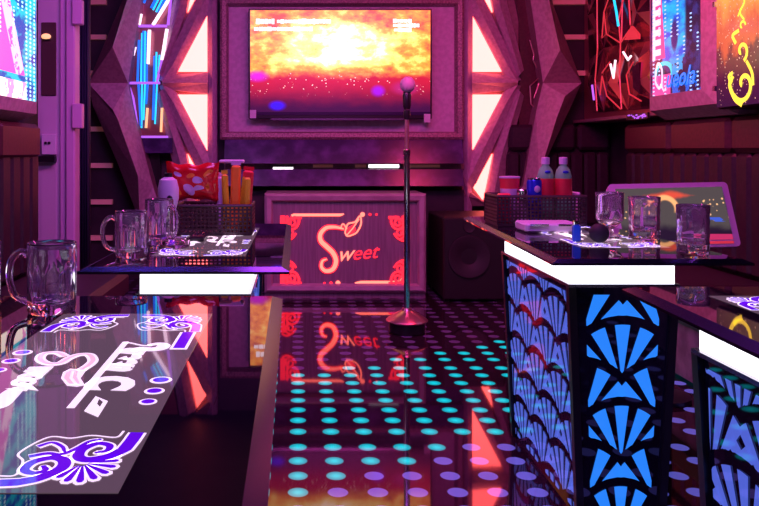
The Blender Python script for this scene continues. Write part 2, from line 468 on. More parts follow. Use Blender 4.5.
def text2d(body, size, shear=.0, offset=0.0):
    c_ = bpy.data.curves.new('lettering', 'FONT'); c_.body = body; c_.size = size; c_.shear = shear; c_.offset = offset
    c_.resolution_u = 3; c_.align_x = 'LEFT'
    o = bpy.data.objects.new('lettering', c_); COL.objects.link(o)
    bpy.context.view_layer.update()
    me = bpy.data.meshes.new_from_object(o)
    vs = [(p.co.x, p.co.y) for p in me.vertices]; fs = [list(p.vertices) for p in me.polygons]
    bpy.data.objects.remove(o); bpy.data.curves.remove(c_); bpy.data.meshes.remove(me)
    return vs, fs
def put_text(g, mp, body, size, x0, y0, rise=0, shear=.3, offset=0, mi=0, h=0, sy=1):
    vs, fs = text2d(body, size, shear, offset); ca, sa = math.cos(rise), math.sin(rise)
    g.add([mp(x0+a*ca-b_*sy*sa, y0+a*sa+b_*sy*ca, h) for a, b_ in vs], fs, mi)

def corner_ornament(cx, cy, sx, sy, A, B, mp, parent, outline, core, hh=.0004):
    """scroll arms along both edges with a shell at the corner; (cx,cy) corner, sx/sy inward signs"""
    def loc(a, b_): return (cx+sx*a*A, cy+sy*b_*B)
    s_ = math.sqrt(A*B)
    # strokes in unit space: a along the edge away from the corner, b away from the other edge
    strokes = [
        ([(.02, 1.02), (.03, .84)] + bez([(.05, .66), (.16, .52), (.32, .46), (.42, .52), (.43, .66), (.33, .78), (.21, .74), (.20, .64), (.28, .60)], 6), .125, .045),
        ([(1.02, .05), (.86, .06)] + bez([(.76, .07), (.62, .14), (.50, .30), (.52, .44), (.64, .50), (.78, .42), (.80, .28), (.70, .22), (.62, .27), (.66, .34)], 6), .125, .045),
        (bez([(.86, .52), (.72, .58), (.60, .56), (.50, .66), (.42, .82), (.34, .86)], 6), .06, .045),
        (bez([(.86, .72), (.76, .80), (.64, .72), (.58, .62)], 6), .05, .03),
    ]
    g1 = G(); g2 = G()
    for pts, w0, w1 in strokes:
        n = len(pts); wd = [(w0+(w1-w0)*(i/(n-1))**1.3)*s_ for i in range(n)]
        q = [loc(*p) for p in pts]
        ribbon(g1, mp, q, [k+.045*s_ for k in wd], h=hh); ribbon(g2, mp, q, wd, h=hh*2)
        disc(g1, mp, *loc(*pts[-1]), w1*s_*.8, h=hh); disc(g2, mp, *loc(*pts[-1]), w1*s_*.5, h=hh*2)
    ox, oy = .34, .40
    for k in range(8):
        a = math.radians(150 + 148*k/7); L_ = (.30, .30, .31, .32, .33, .33, .31, .28)[k]
        for gg, ww, ex, hk in ((g1, .095, .028, hh), (g2, .055, 0, hh*2)):
            pts = []
            for t in range(10):
                rr = .05+(L_+ex-.05)*t/9; pts.append((ox+rr*math.cos(a), oy+rr*1.05*math.sin(a)))
            wd = [s_*ww*(.30+.9*(t/9)**.8)*(1 if t < 9 else .45) for t in range(10)]
            ribbon(gg, mp, [loc(*p) for p in pts], wd, h=hk)
    # thin contour that follows the outer side
    ribbon(g1, mp, [loc(*p) for p in bez([(.98, .18), (.84, .20), (.88, .44), (.98, .60), (.84, .92), (.62, .90), (.44, .96), (.20, .92), (.16, 1.06)], 6)], .022*s_, h=hh)
    return g1.out('ornament', outline, parent), g2.out('ornament_fill', core, parent)

def fan_geom(g, mp, x0, x1, z0, z1, W, pitch, R, petals, mi=0, h=.0, phase=0.0):
    """art-deco overlapping fans clipped to the rectangle"""
    apx = []
    nr = int((z1-z0)/pitch)+4; nc = int((x1-x0)/W)+3; xm = (x0+x1)/2
    for rr in range(-3, nr):
        zz = z0+phase+rr*pitch; off = 0 if rr % 2 == 0 else W/2
        for cc in range(-nc, nc+1): apx.append((xm+cc*W+off, zz, rr))
    ring = R*.10
    amax = math.radians(64)
    for (ax, az, ar) in apx:
        low = [q for q in apx if q[2] < ar and abs(q[0]-ax) < 2*R and az-q[1] < 2*R]
        for k in range(petals):
            a0 = -amax+2*amax*(k+.20)/petals; a1 = -amax+2*amax*(k+.80)/petals; N = 5; prev = None
            for i in range(N+1):
                a = a0+(a1-a0)*i/N; dx, dz = math.sin(a), math.cos(a)
                r1 = R-ring
                rmin = .02
                for st in range(60):
                    rr_ = r1*(1-st/60)
                    px, pz = ax+dx*rr_, az+dz*rr_
                    if any((px-q[0])**2+(pz-q[1])**2 < (R+ring*.35)**2 for q in low): rmin = rr_+r1/60; break
                # clip to rect
                rmax = r1
                if dx > 1e-6: rmax = min(rmax, (x1-ax)/dx); rlo = max(rmin, (x0-ax)/dx)
                elif dx < -1e-6: rmax = min(rmax, (x0-ax)/dx); rlo = max(rmin, (x1-ax)/dx)
                else: rlo = rmin if x0 <= ax <= x1 else 9
                rmax = min(rmax, (z1-az)/dz); rlo = max(rlo, (z0-az)/dz)
                cur = ((ax+dx*rlo, az+dz*rlo), (ax+dx*rmax, az+dz*rmax)) if rmax > rlo+.003 else None
                if prev and cur:
                    poly(g, mp, [prev[0], prev[1], cur[1], cur[0]], mi, h)
                prev = cur

# ------------------------------------------------------------------ the room
XL, XR, YF, YN, ZC = -2.0, 2.85, 7.0, -1.2, 2.95
struct(G().box(XL-.1, XR+.1, YN-.1, YF+.1, -.1, 0).out('floor', 'floor'))
struct(G().box(XL-.1, XR+.1, YN-.1, YF+.1, ZC, ZC+.1).out('ceiling', 'wall_dark'))
struct(G().box(XL-.1, XL, YN, YF, 0, ZC).out('wall_left', 'wall_dark'))
struct(G().box(XR, XR+.1, YN, YF, 0, ZC).out('wall_right', 'wall_dark'))
struct(G().box(XL-.1, XR+.1, YF, YF+.1, 0, ZC).out('wall_far', 'wall_dark'))
struct(G().box(XL-.1, XR+.1, YN-.1, YN, 0, ZC).out('wall_near', 'wall_dark'))
# horizontal plank cladding left and right of the stage with pinkish battens in the gaps
k = 0
for side, (u0, u1) in (('left', (84, 136)), ('right', (508, 640))):
    for vv in (2, 37, 73, 94, 129, 165.5, 202, 238, 274):
        Yb = 6.96
        if side == 'left': u0, u1 = 84, (106 if vv < 110 else 112)
        a = P(u0, vv-2.4, Yb); b2 = P(u1, vv+2.4, Yb); k += 1
        if side == 'right' and vv > 90: continue
        struct(G().box(a.x, b2.x, 6.955, 7.0, b2.z, a.z).out('trim_%d' % k, 'pink_slot'))

# lower stage cladding under the television: two marble bands with a slot between
def pbox(u0, u1, v0, v1, Y, d, **k):
    a = P(u0, v0, Y); b2 = P(u1, v1, Y); return G().box(a.x, b2.x, Y, Y+d, b2.z, a.z, **k)
a = P(224, 139.5, 6.7); b2 = P(464, 163.5, 6.7)
struct(G().prism([(a.x, 6.7, b2.z), (b2.x, 6.7, b2.z), (b2.x, 6.78, a.z), (a.x, 6.78, a.z)], [(a.x, 7, b2.z), (b2.x, 7, b2.z), (b2.x, 7, a.z), (a.x, 7, a.z)]).out('trim_31', 'marble'))
a = P(224, 169.5, 6.6); b2 = P(464, 186, 6.6)
struct(G().prism([(a.x, 6.6, b2.z), (b2.x, 6.6, b2.z), (b2.x, 6.66, a.z), (a.x, 6.66, a.z)], [(a.x, 7, b2.z), (b2.x, 7, b2.z), (b2.x, 7, a.z), (a.x, 7, a.z)]).out('trim_32', 'marble'))
struct(pbox(224, 464, 163, 170, 6.85, .1).out('trim_33', 'stone_dark'))
a = P(224, 190, 6.75); struct(G().box(a.x, P(464, 0, 6.75).x, 6.75, 7, 0, a.z).out('trim_34', 'wall_dark'))
for (u0, u1, v0, lab) in ((273, 293, 168.3, 'short white lamp glowing in the slot below the television, left one'),
                          (369, 399, 165.6, 'longer white lamp glowing in the slot below the television, right one')):
    t = thing('slot_lamp', lab, 'lamp', P((u0+u1)/2, v0, 6.77), 'slot lamps under the television')
    pbox(u0, u1, v0-1, v0+2.2, 6.74, .05).out('diffuser', 'lamp_slot', t)
    pbox(u0-2, u1+2, v0-1.8, v0+3, 6.77, .1).out('housing', 'black', t)
for (u0, u1) in ((313, 333), (355, 367), (410, 440)):
    struct(pbox(u0, u1, 164.5, 167.5, 6.84, .02).out('trim_%d' % (35+u0), 'pink_slot'))

# television recess: lilac panel inside a dark moulding
t = thing('wall_panel', 'lilac wall panel in a dark moulded frame behind the television', 'wall panel', P(342, 139, 6.86))
pbox(226, 458, 6, 133, 6.88, .1).out('panel', 'lilac_panel', t)
def frame_mesh(u0, u1, v0, v1, wu, Yo, Yi, dpt):
    g = G(); o_ = [P(u0, v0, Yo), P(u1, v0, Yo), P(u1, v1, Yo), P(u0, v1, Yo)]
    wm = wu/F*Yo
    def ins(q, d_): return [q[0]+Vector((d_, 0, -d_)), q[1]+Vector((-d_, 0, -d_)), q[2]+Vector((-d_, 0, d_)), q[3]+Vector((d_, 0, d_))]
    l0 = [p+Vector((0, dpt, 0)) for p in o_]; l1 = o_; l2 = ins(o_, wm*.3); l2 = [Vector((p.x, Yo-.02, p.z)) for p in l2]
    l3 = [Vector((p.x, Yo-.012, p.z)) for p in ins(o_, wm*.8)]; l4 = [Vector((p.x, Yi, p.z)) for p in ins(o_, wm)]
    l5 = [Vector((p.x, Yo+dpt, p.z)) for p in ins(o_, wm)]
    loops = [l0, l1, l2, l3, l4, l5]; vs = [p for l in loops for p in l]; fs = []
    for i in range(6):
        j = (i+1) % 6
        for k in range(4): fs.append((i*4+k, i*4+(k+1) % 4, j*4+(k+1) % 4, j*4+k))
    g.add(vs, fs); return g
fixn(frame_mesh(220, 464, -3, 139.5, 8, 6.8, 6.84, .14).out('frame', 'moulding', t))
# television
tv = thing('television', 'wide flat television showing a fiery orange concert on the far wall', 'television', P(340, 119, 6.78))
a = P(248.5, 8.5, 6.74); b2 = P(432, 119, 6.74)
G().box(a.x, b2.x, 6.742, 6.80, b2.z, a.z, bv=.006).out('case', 'black', tv)
G().box(a.x+.016, b2.x-.016, 6.738, 6.744, b2.z+.035, a.z-.016).out('screen', 'tv', tv)
G().box(a.x+.2, b2.x-.25, 6.70, 6.745, b2.z-.012, b2.z+.004).out('sound_strip', 'trim', tv)
for du in (250, 424):
    q = P(du, 110 if du < 300 else 114, 6.74); G().box(q.x, q.x+.055, 6.725, 6.745, q.z-.075, q.z).out('bracket', 'plastic_white', tv)
G().box(-.1, .7, 6.80, 6.88, 1.6, 2.2).out('wall_mount', 'black', tv)
def mptv(x_, y_, h_): return Vector((x_, 6.7365-h_, y_))
for (u_, v_, n_, sz) in ((256, 21.5, 5, .05), (277, 21.5, 13, .05), (254, 29, 14, .045), (393, 21, 5, .045), (393, 25.5, 7, .04), (394, 30, 4, .04)):
    q = P(u_, v_, 6.74); xx = q.x; g = G()
    for i in range(n_):
        ww = sz*random.choice((.5, .7, .9)); 
        ribbon(g, mptv, [(xx, q.z), (xx+ww, q.z)], sz*random.uniform(.55, 1))
        xx += ww+sz*.10
    g.out('caption', 'spec_white', tv)

# ------------------------------------------------------------------ triangle light columns (mirrored left and right)
def mir(u, left): return 340*2-u if left else u
def tri_column(left):
    nm = 'rosy triangle light column left of the television' if left else 'rosy triangle light column right of the television'
    t = thing('triangle_light_column', nm, 'light column', P(mir(468, left), 212, 6.87), 'triangle light columns beside the television')
    t['label'] = nm
    Yb = 6.95
    def bar(pts_l, pts_r, name, m_, y0=6.87, yr=6.80):
        """ridge bar between two edge polylines"""
        g = G(); n = len(pts_l); vs = []
        for (a, b_) in zip(pts_l, pts_r):
            A = P(mir(a[0], left), a[1], y0); B = P(mir(b_[0], left), b_[1], y0)
            mm = P(mir((a[0]*.5+b_[0]*.5), left), (a[1]+b_[1])/2, yr)
            vs += [Vector((A.x, Yb, A.z)), A, mm, B, Vector((B.x, Yb, B.z))]
        fs = []
        for i in range(n-1):
            for k in range(4): fs.append((i*5+k, i*5+k+1, (i+1)*5+k+1, (i+1)*5+k))
            fs.append((i*5+4, i*5, (i+1)*5, (i+1)*5+4))
        fs += [[0, 1, 2, 3, 4][::-1], [(n-1)*5+k for k in range(5)]]
        g.add(vs, fs); return fixn(g.out(name, m_, t))
    bar([(463, -40), (463, 212)], [(473, -40), (472, 212)], 'post', 'lilac_panel')
    bar([(472, 72), (518, 76)], [(472, 94), (518, 89)], 'crossbar', 'stone', yr=6.76)
    for s_ in (1, -1):
        def q(u, v): return (u, 83+s_*(v-83))
        bar([q(472, 13), q(504, 74), q(514, 82)], [q(476, -18), q(509, 52), q(521, 80)], 'diagonal_bar', 'stone')
        bar([q(473, 13), q(463, -10)], [q(479, -12), q(468, -30)], 'diagonal_bar', 'stone')
        bar([q(494, 12), q(517, 78)], [q(504, -10), q(524, 70)], 'diagonal_bar', 'stone', yr=6.78)
        bar([q(484, -36), q(494, 12)], [q(500, -44), q(507, 0)], 'diagonal_bar', 'stone', yr=6.78)
        bar([q(461, -20), q(472, -26)], [q(470, -40), q(486, -40)], 'foot_block', 'stone_dark', yr=6.82)
        for tri_ in ([q(473, 13), q(473, 71.5), q(502, 71.5)], [q(492.5, 12), q(474, -22), q(483, -34)]):
            A = [P(mir(a[0], left), a[1], 6.90) for a in tri_]
            Bk = [Vector((p.x, 6.94, p.z)) for p in A]
            fixn(G().prism(A, Bk).out('light_panel', 'tri', t))
    # backing
    pl = [P(mir(u, left), v, 6.93) for u, v in ((466, -50), (505, -50), (519, 5), (521, 83), (514, 130), (486, 205), (466, 205))]
    fixn(G().prism(pl, [Vector((p.x, 6.99, p.z)) for p in pl]).out('backing', 'stone_dark', t))
    return t
tri_column(True); tri_column(False)

# ------------------------------------------------------------------ faceted chevron pillars
def chevron(label, pts, crease, facets, x_):
    t = thing('faceted_pillar', label, 'wall pillar', P(x_, 212, 6.75), 'faceted chevron pillars')
    ids = {}; vs = []
    for k, (u, v) in {**pts, **crease}.items():
        ids[k] = len(vs); vs.append(P(u, v, 6.52 if k in crease else 6.72))
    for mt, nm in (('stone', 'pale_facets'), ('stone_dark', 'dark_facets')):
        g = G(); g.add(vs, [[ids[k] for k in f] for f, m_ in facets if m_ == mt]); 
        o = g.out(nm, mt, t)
    # body behind the facets
    ring = list(pts.keys()); A = [P(*pts[k], 6.73) for k in ring]; B = [Vector((p.x, 6.98, p.z)) for p in A]
    fixn(G().prism(A, B).out('core', 'stone_dark', t))
    return t
ptsR = {'a': (526, -30), 'b': (548, -30), 'c': (553, 4), 'Q': (581.5, 83), 'd': (573, 102), 'e': (545, 157), 'f': (529, 214), 'g': (504, 214), 'h': (523, 186), 'i': (536, 112), 'R': (543, 83)}
crR = {'p': (549, 0), 'P': (560, 50), 'L': (565, 96), 'm': (557, 117), 'n': (539, 175)}
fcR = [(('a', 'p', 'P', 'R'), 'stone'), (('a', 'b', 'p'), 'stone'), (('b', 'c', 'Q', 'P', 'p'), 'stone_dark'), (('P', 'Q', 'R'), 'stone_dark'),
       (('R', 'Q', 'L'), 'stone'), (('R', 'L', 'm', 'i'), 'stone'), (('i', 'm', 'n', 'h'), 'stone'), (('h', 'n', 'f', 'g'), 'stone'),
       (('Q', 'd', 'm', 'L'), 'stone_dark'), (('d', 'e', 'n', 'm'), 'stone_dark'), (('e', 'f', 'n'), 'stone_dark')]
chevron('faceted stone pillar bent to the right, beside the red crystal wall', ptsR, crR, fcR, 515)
ptsL = {'a': (146, -30), 'b': (132, -30), 'c': (122.5, 0), 'Q': (88, 83), 'd': (93, 106), 'e': (118, 164), 'f': (140, 222), 'g': (164, 222), 'h': (153, 186), 'i': (135, 118), 'R': (128, 83)}
crL = {'p': (127, 0), 'P': (112.6, 47), 'L': (113, 110), 'm': (118, 120), 'n': (138, 176)}
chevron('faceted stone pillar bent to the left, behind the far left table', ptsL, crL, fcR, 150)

# ------------------------------------------------------------------ mirrored case between pillar and column, its reflections made as glowing rods
def rodline(g, pts, r, Y): g.tube([P(u, v, Y) for u, v in pts], r, 6)
t = thing('mirror_case', 'tall mirrored case with cyan reflections made as glowing strips behind left faceted pillar', 'mirror case', P(150, 150, 6.8))
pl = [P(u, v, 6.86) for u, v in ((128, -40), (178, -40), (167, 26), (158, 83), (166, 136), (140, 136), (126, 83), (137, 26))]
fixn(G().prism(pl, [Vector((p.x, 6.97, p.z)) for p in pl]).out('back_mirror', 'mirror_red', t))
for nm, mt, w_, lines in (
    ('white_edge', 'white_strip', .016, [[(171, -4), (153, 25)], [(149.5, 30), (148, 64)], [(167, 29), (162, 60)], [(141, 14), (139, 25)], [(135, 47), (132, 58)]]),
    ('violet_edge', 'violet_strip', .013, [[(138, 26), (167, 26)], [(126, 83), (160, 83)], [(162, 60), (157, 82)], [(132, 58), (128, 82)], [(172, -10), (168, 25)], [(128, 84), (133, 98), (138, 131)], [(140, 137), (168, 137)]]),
    ('cyan_reflection', 'cyan_reflection', .008, [[(142, 33), (141, 82)], [(145, 31), (144.5, 82)], [(156.5, 52), (156, 82)], [(142, 84), (141.5, 128)], [(145, 84), (143.5, 120)], [(157, 84), (155, 124)], [(153, 10), (162, -8)], [(156, 12), (165, -6)], [(159.5, 55), (158, 82)]]),
    ('blue_reflection', 'blue_reflection', .011, [[(139, 40), (137.5, 82)], [(143.6, 31), (143, 82)], [(147, 32), (146.5, 82)], [(154.5, 56), (154, 82)], [(138.5, 84), (141, 126)], [(147.5, 84), (146, 104)], [(154, 84), (153, 120)], [(151, 8), (159, -8)], [(158.5, 13), (168, -6)], [(144, 3), (147, -6)]]),
    ('amber_reflection', 'amber', .012, [[(147.5, 108), (146, 128)], [(162, 108), (161, 132)]])):
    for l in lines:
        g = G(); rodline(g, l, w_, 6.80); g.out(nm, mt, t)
struct(pbox(140, 172, 138, 153, 6.78, .2).out('trim_80', 'marble'))
struct(pbox(141, 160, 153, 215, 6.9, .08).out('trim_81', 'black'))

t = thing('bronze_mirror_strip', 'narrow bronze mirror strip between right light column and faceted pillar', 'mirror', P(532, 130, 6.88))
pl = [P(u, v, 6.88) for u, v in ((508, -40), (530, -40), (543, 83), (527, 128), (519, 128), (520, 20))]
fixn(G().prism(pl, [Vector((p.x, 6.97, p.z)) for p in pl]).out('mirror', 'leather', t))
for l in ([(530, 40), (534, 55), (533, 60), (541, 76)], [(541, 76), (530, 86), (531, 104), (535, 108)], [(541, 78), (534, 98)]):
    g = G(); rodline(g, l, .006, 6.84); g.out('metal_line', 'rose_metal', t)

# ------------------------------------------------------------------ illuminated sign on the podium front
sg = thing('podium', 'wooden podium with red glowing script sign under the television', 'podium', P(345, 298, 6.3))
YS = 6.06
a = P(264.5, 193.5, YS); b2 = P(426, 297, YS)
G().box(a.x, b2.x, YS+.03, 6.58, 0, a.z-.004).out('body', 'wood', sg)
fixn(frame_mesh(264.5, 426, 193.5, 292.5, 8.5, YS, YS+.02, .035).out('frame', 'wood_frame', sg))
G().box(a.x+.03, b2.x-.03, YS+.045, YS+.08, 0, .05).out('plinth', 'black', sg)
PX = F/YS
def mpS(s_, t_, h_):     # s to the right in px from 264, t up in px from v=292
    p = P(264+s_, 292-t_, YS+.022); return Vector((p.x, YS+.026-h_*4, p.z))
def design_sign():
    o, c_ = 'red_glow', 'red_glow'
    for cx, cy, sx, sy in ((16, 79, 1, -1), (146, 79, -1, -1), (16, 4, 1, 1), (146, 4, -1, 1)):
        g1 = G(); A, B = 24, 29
        for k, (pts, w_) in enumerate((
            ([(3, 3), (3, B-2)], 5), ([(A, 5), (12, 5)], 3),
            (spiral(13, 11, 7.5, 1.5, 0, PI*3.2), 2.2), (spiral(11, 22, 6, 1, PI/2, PI*3.4), 2.0),
            (bez([(2, 28), (8, 30), (14, 27), (18, 22)]), 2), (bez([(20, 4), (21, 10), (18, 15)]), 2.5), ([(8, 3), (8, 24)], 2.2), ([(16, 3), (16, 9)], 2.2), (spiral(8, 8, 4.5, .8, 0, PI*3), 1.5))):
            ribbon(g1, mpS, [(cx+sx*p[0]*.9, cy+sy*p[1]*.92) for p in pts], w_, h=.0005+.0004*k)
        g1.out('corner_ornament', 'red_glow', sg)
    g = G(); ribbon(g, mpS, [(28, 75.5), (30, 77), (76, 77), (80, 78)], [4, 2.6, 2.6, 1]); ribbon(g, mpS, [(28, 76), (30, 76.5), (76, 76.5), (78, 77)], 1.4, h=.001)
    g.out('light_bar', 'peach_glow', sg); g = G(); ribbon(g, mpS, [(91, 9), (97, 9.5), (133, 9.5), (138, 12), (139, 17)], [1, 3, 3, 2.4, 1.6]); g.out('light_bar', 'peach_glow', sg)
    for cx, cy, rr in ((98.5, 77.5, 2.3), (106, 77.5, 1.4), (112.5, 77.5, 1.1), (74, 9, 2.3), (67, 9, 1.5), (60.5, 9, 1.1)):
        g = G(); disc(g, mpS, cx, cy, rr, h=.001); g.out('light_dot', 'peach_glow' if rr > 2 else 'red_glow', sg)
    Sp = bez([(80, 63), (76, 64), (70, 65), (62, 64), (56.5, 58), (57, 51), (63, 45), (69, 39), (72, 31), (69, 23), (62, 21), (57.5, 25), (58.5, 31), (63, 33)])
    n = len(Sp); wd = [1.2+3.2*math.sin(PI*min(1, max(0, (i/n))))**.8 for i in range(n)]
    g = G(); ribbon(g, mpS, Sp, [k+2 for k in wd], h=.0005); g.out('script_letter', 'red_glow', sg)
    g = G(); ribbon(g, mpS, Sp, wd, h=.001)
    lf = bez([(81, 60), (84, 68), (91, 70), (96, 76), (97, 68), (93, 60), (88, 57), (83, 56), (81, 60)])
    for i in range(len(lf)-1): ribbon(g, mpS, [lf[i], lf[i+1]], 1.5, h=.001)
    ribbon(g, mpS, [(83, 57), (89, 64), (95, 73)], 1.2, h=.001); ribbon(g, mpS, bez([(76, 63), (79, 68), (83, 63)]), 1.3, h=.001)
    g.out('leaf_letter', 'peach_glow', sg); g = G(); put_text(g, mpS, 'w', 21, 73, 30.5, .09, .45, .0, h=.001); g.out('script_lettering', 'peach_glow', sg)
    g = G(); put_text(g, mpS, 'eet', 20, 87.5, 31.8, .09, .45, .0, h=.001)
    g.out('script_lettering', 'red_glow', sg); g = G(); poly(g, mpS, [(82, 57), (84, 64), (90, 68), (92, 62), (88, 58)], h=.0003)
    g.out('leaf_fill', 'red_glow', sg)
design_sign()

# floor speaker
sp = thing('floor_speaker', 'black box loudspeaker on the floor beside the red sign podium', 'speaker', (1.38, 6.25, 0))
G().box(1.144, 1.63, 5.90, 6.6, .02, .667, bv=.012).out('cabinet', 'speaker_body', sp)
G().T
def ringY(g, cx, cz, prof, y0, seg=36):
    T = Matrix.Translation((cx, y0, cz)) @ Matrix.Rotation(PI/2, 4, 'X'); g.T = T; g.lathe(prof, (0, 0, 0), seg); g.T = None
g = G(); ringY(g, 1.345, .36, [(.0, -.01), (.05, .0), (.055, .004), (.12, .012), (.15, .022), (.165, .022), (.17, .0)], 5.905); auto(g.out('woofer', 'cone', sp))
g = G(); ringY(g, 1.345, .595, [(0, .012), (.03, .01), (.045, .014), (.05, .0)], 5.905); auto(g.out('tweeter', 'cone', sp))
for (xx, zz) in ((1.18, .0), (1.58, .0)):
    for yy in (5.95, 6.52): G().box(xx-.02, xx+.02, yy-.02, yy+.02, 0, .022).out('foot', 'black', sp)

# ------------------------------------------------------------------ sofas
def sofa(name, label, cat, xb, xs, y0, y1, side, zb=1.41, seat='grey_fabric', basem='grey_fabric'):
    """sofa along a side wall: xb back-cushion face, xs seat front; side +1 = right wall"""
    t = thing(name, label, cat, (xb, (y0+y1)/2, 0))
    wall = XR if side > 0 else XL
    lo, hi = sorted((xb+side*.08, wall-side*.002))
    G().box(lo, hi, y0, y1, 0, zb-.02).out('back_frame', 'leather_dark', t)
    n = max(1, round((y1-y0)/.70)); L = (y1-y0)/n
    for i in range(n):
        lo, hi = sorted((xb, xb+side*.10))
        auto(G().box(lo, hi, y0+i*L+.012, y0+(i+1)*L-.012, zb-.215, zb, bv=.028).out('head_cushion', 'leather', t))
    n = max(1, round((y1-y0)/.15)); L = (y1-y0)/n
    g = G()
    for i in range(n):
        lo, hi = sorted((xb+side*.015, xb+side*.09)); g.box(lo, hi, y0+i*L+.004, y0+(i+1)*L-.004, .46, 1.18, bv=.022)
    auto(g.out('channel_back', 'leather_dark', t))
    lo, hi = sorted((xs, xb+side*.05))
    n = max(1, round((y1-y0)/.9)); L = (y1-y0)/n
    for i in range(n): auto(G().box(lo, hi, y0+i*L+.006, y0+(i+1)*L-.006, .30, .45, bv=.03).out('seat_cushion', seat, t))
    lo, hi = sorted((xs+side*.03, xb+side*.08)); G().box(lo, hi, y0+.01, y1-.01, .03, .30).out('base', basem, t)
    return t
sofa('sofa', 'dark maroon leather sofa along the left wall beneath the led screen', 'sofa', -1.6, -1.05, -.6, 4.69, -1, zb=1.36, seat='leather_dark', basem='leather_dark')
sofa('sofa', 'dark maroon leather sofa along the right wall beneath the crystal wall', 'sofa', 2.60, 1.95, -.6, 6.0, 1, zb=1.40, seat='leather_dark', basem='grey_fabric')
# corner sofa part facing the camera
t = thing('corner_sofa', 'dark channel-tufted sofa against the far wall behind the drinks basket', 'sofa', (2.25, 6.7, 0))
G().box(1.90, XR-.01, 6.84, 6.94, 0, 1.40).out('back_frame', 'leather_dark', t)
for i, (x0, x1) in enumerate(((1.90, 2.20), (2.20, 2.52), (2.52, 2.83))):
    auto(G().box(x0+.01, x1-.01, 6.76, 6.86, 1.20, 1.43, bv=.028).out('head_cushion', 'leather_dark', t))
g = G()
for i in range(8): g.box(1.90+i*.116, 1.90+(i+1)*.116-.008, 6.78, 6.86, .46, 1.18, bv=.022)
auto(g.out('channel_back', 'leather_dark', t))
auto(G().box(1.90, 2.83, 6.08, 6.80, .30, .45, bv=.03).out('seat_cushion', 'leather_dark', t)); G().box(1.92, 2.8, 6.11, 6.82, 0, .30).out('base', 'leather_dark', t)

# ------------------------------------------------------------------ left wall: led screen, door
def led_pillar(label, side, xf, y0, y1, z0, mled, ztop=2.93, b=.06, near_w=None, low=.16):
    t = thing('led_screen', label, 'led screen', (xf, (y0+y1)/2, z0-.16))
    wall = (XR if side > 0 else XL)
    G_ = G()
    # chamfered frame: front loop, screen recess
    nw = near_w or b
    out = [(y0-nw, z0-low*.6), (y1+b, z0-low*.6), (y1+b, ztop), (y0-nw, ztop)]
    inn = [(y0, z0), (y1, z0), (y1, ztop-.02), (y0, ztop-.02)]
    back = [(y0-nw-.02, z0-low), (y1+b+.02, z0-low), (y1+b+.02, ztop), (y0-nw-.02, ztop)]
    xo = xf+side*.05; xw = wall-side*.002
    L = [[Vector((xw, a, c_)) for a, c_ in back], [Vector((xf+side*.14, a, c_)) for a, c_ in back], [Vector((xo-side*.03, a, c_)) for a, c_ in out],
         [Vector((xf, a, c_)) for a, c_ in inn], [Vector((xf+side*.03, a, c_)) for a, c_ in inn]]
    vs = [p for l in L for p in l]; fs = [[0, 1, 2, 3], [16, 17, 18, 19]]
    for i in range(4):
        for k in range(4): fs.append((i*4+k, i*4+(k+1) % 4, (i+1)*4+(k+1) % 4, (i+1)*4+k))
    G_.add(vs, fs); fixn(G_.out('frame', 'stone', t))
    lo, hi = sorted((xf+side*.004, xf+side*.028))
    G().box(lo, hi, y0+.002, y1-.002, z0+.002, ztop-.022).out('screen', mled, t)
    return t
lp = led_pillar('cyan and pink led screen high on the left wall', -1, -1.55, 3.2, 4.45, 1.485, 'led_l', b=.055, low=.115)
rp = led_pillar('blue led screen with red band high on the right wall', 1, 2.48, 4.62, 5.28, 1.575, 'led_r', b=.05, near_w=.14, low=.162)
# lettering on the right led screen (a white oval letter then blue script)
def mpR(s_, t_, h_): return Vector((2.478-h_, 5.27-s_, 1.60+t_))
g = G(); o = bez([(.12, .02), (.07, .08), (.10, .19), (.16, .15), (.16, .05), (.12, .02)])
ribbon(g, mpR, o, .022); ribbon(g, mpR, [(.14, .05), (.19, .0), (.22, .02)], .015); g.out('led_letter', 'white_glow', rp)
g = G(); put_text(g, mpR, 'ueola', .17, .21, .02, 0, .35, .003); g.out('led_lettering', 'cap_blue', rp)

# partition with door leaf, frame and wall socket (left, beyond the sofa)
YD = 5.5
def dbox(u0, u1, z0, z1, Y, d, **k): return G().box((u0-VX)/F*Y, (u1-VX)/F*Y, Y, Y+d, z0, z1, **k)
d1 = dbox(38, 61, 0.0, ZC, YD+.03, .05).out('door_1', 'door_white'); struct(d1)
dbox(41, 56, 1.60, 2.14, YD+.018, .014, bv=.004).out('door_glass', 'brown_glass', d1)
dbox(41, 56, .4, 1.50, YD+.024, .01).out('door_glass_lower', 'door_white', d1)
s1 = G(); s1.box((60.5-VX)/F*YD, (66-VX)/F*YD, YD, YD+.1, 0, ZC); s1.box((66.5-VX)/F*YD, (76-VX)/F*YD, YD-.03, YD+.1, 0, ZC, bv=.01); struct(s1.out('trim_60', 'door_frame'))
for vv in (12, 116):
    q = P(72, vv, YD-.05); struct(G().box(q.x, q.x+.075, YD-.06, YD, q.z-.09, q.z+.09, bv=.006).out('trim_%d' % (61+vv), 'door_frame'))
t = thing('wall_socket', 'white wall socket with two outlets beside the left sofa end', 'socket', P(48, 145, YD-.0))
q = P(41, 134, YD-.02); q2 = P(56, 155, YD-.02)
G().box(q.x, q2.x, YD-.02, YD+.022, q2.z, q.z, bv=.006).out('plate', 'plastic_white', t)
for uu in (45.5, 49):
    q = P(uu, 143, YD-.024); g = G(); T = Matrix.Translation(q) @ Matrix.Rotation(PI/2, 4, 'X'); g.T = T; g.lathe([(0, .004), (.010, .004), (.011, -.004)], seg=12); g.T = None; g.out('outlet', 'black', t)
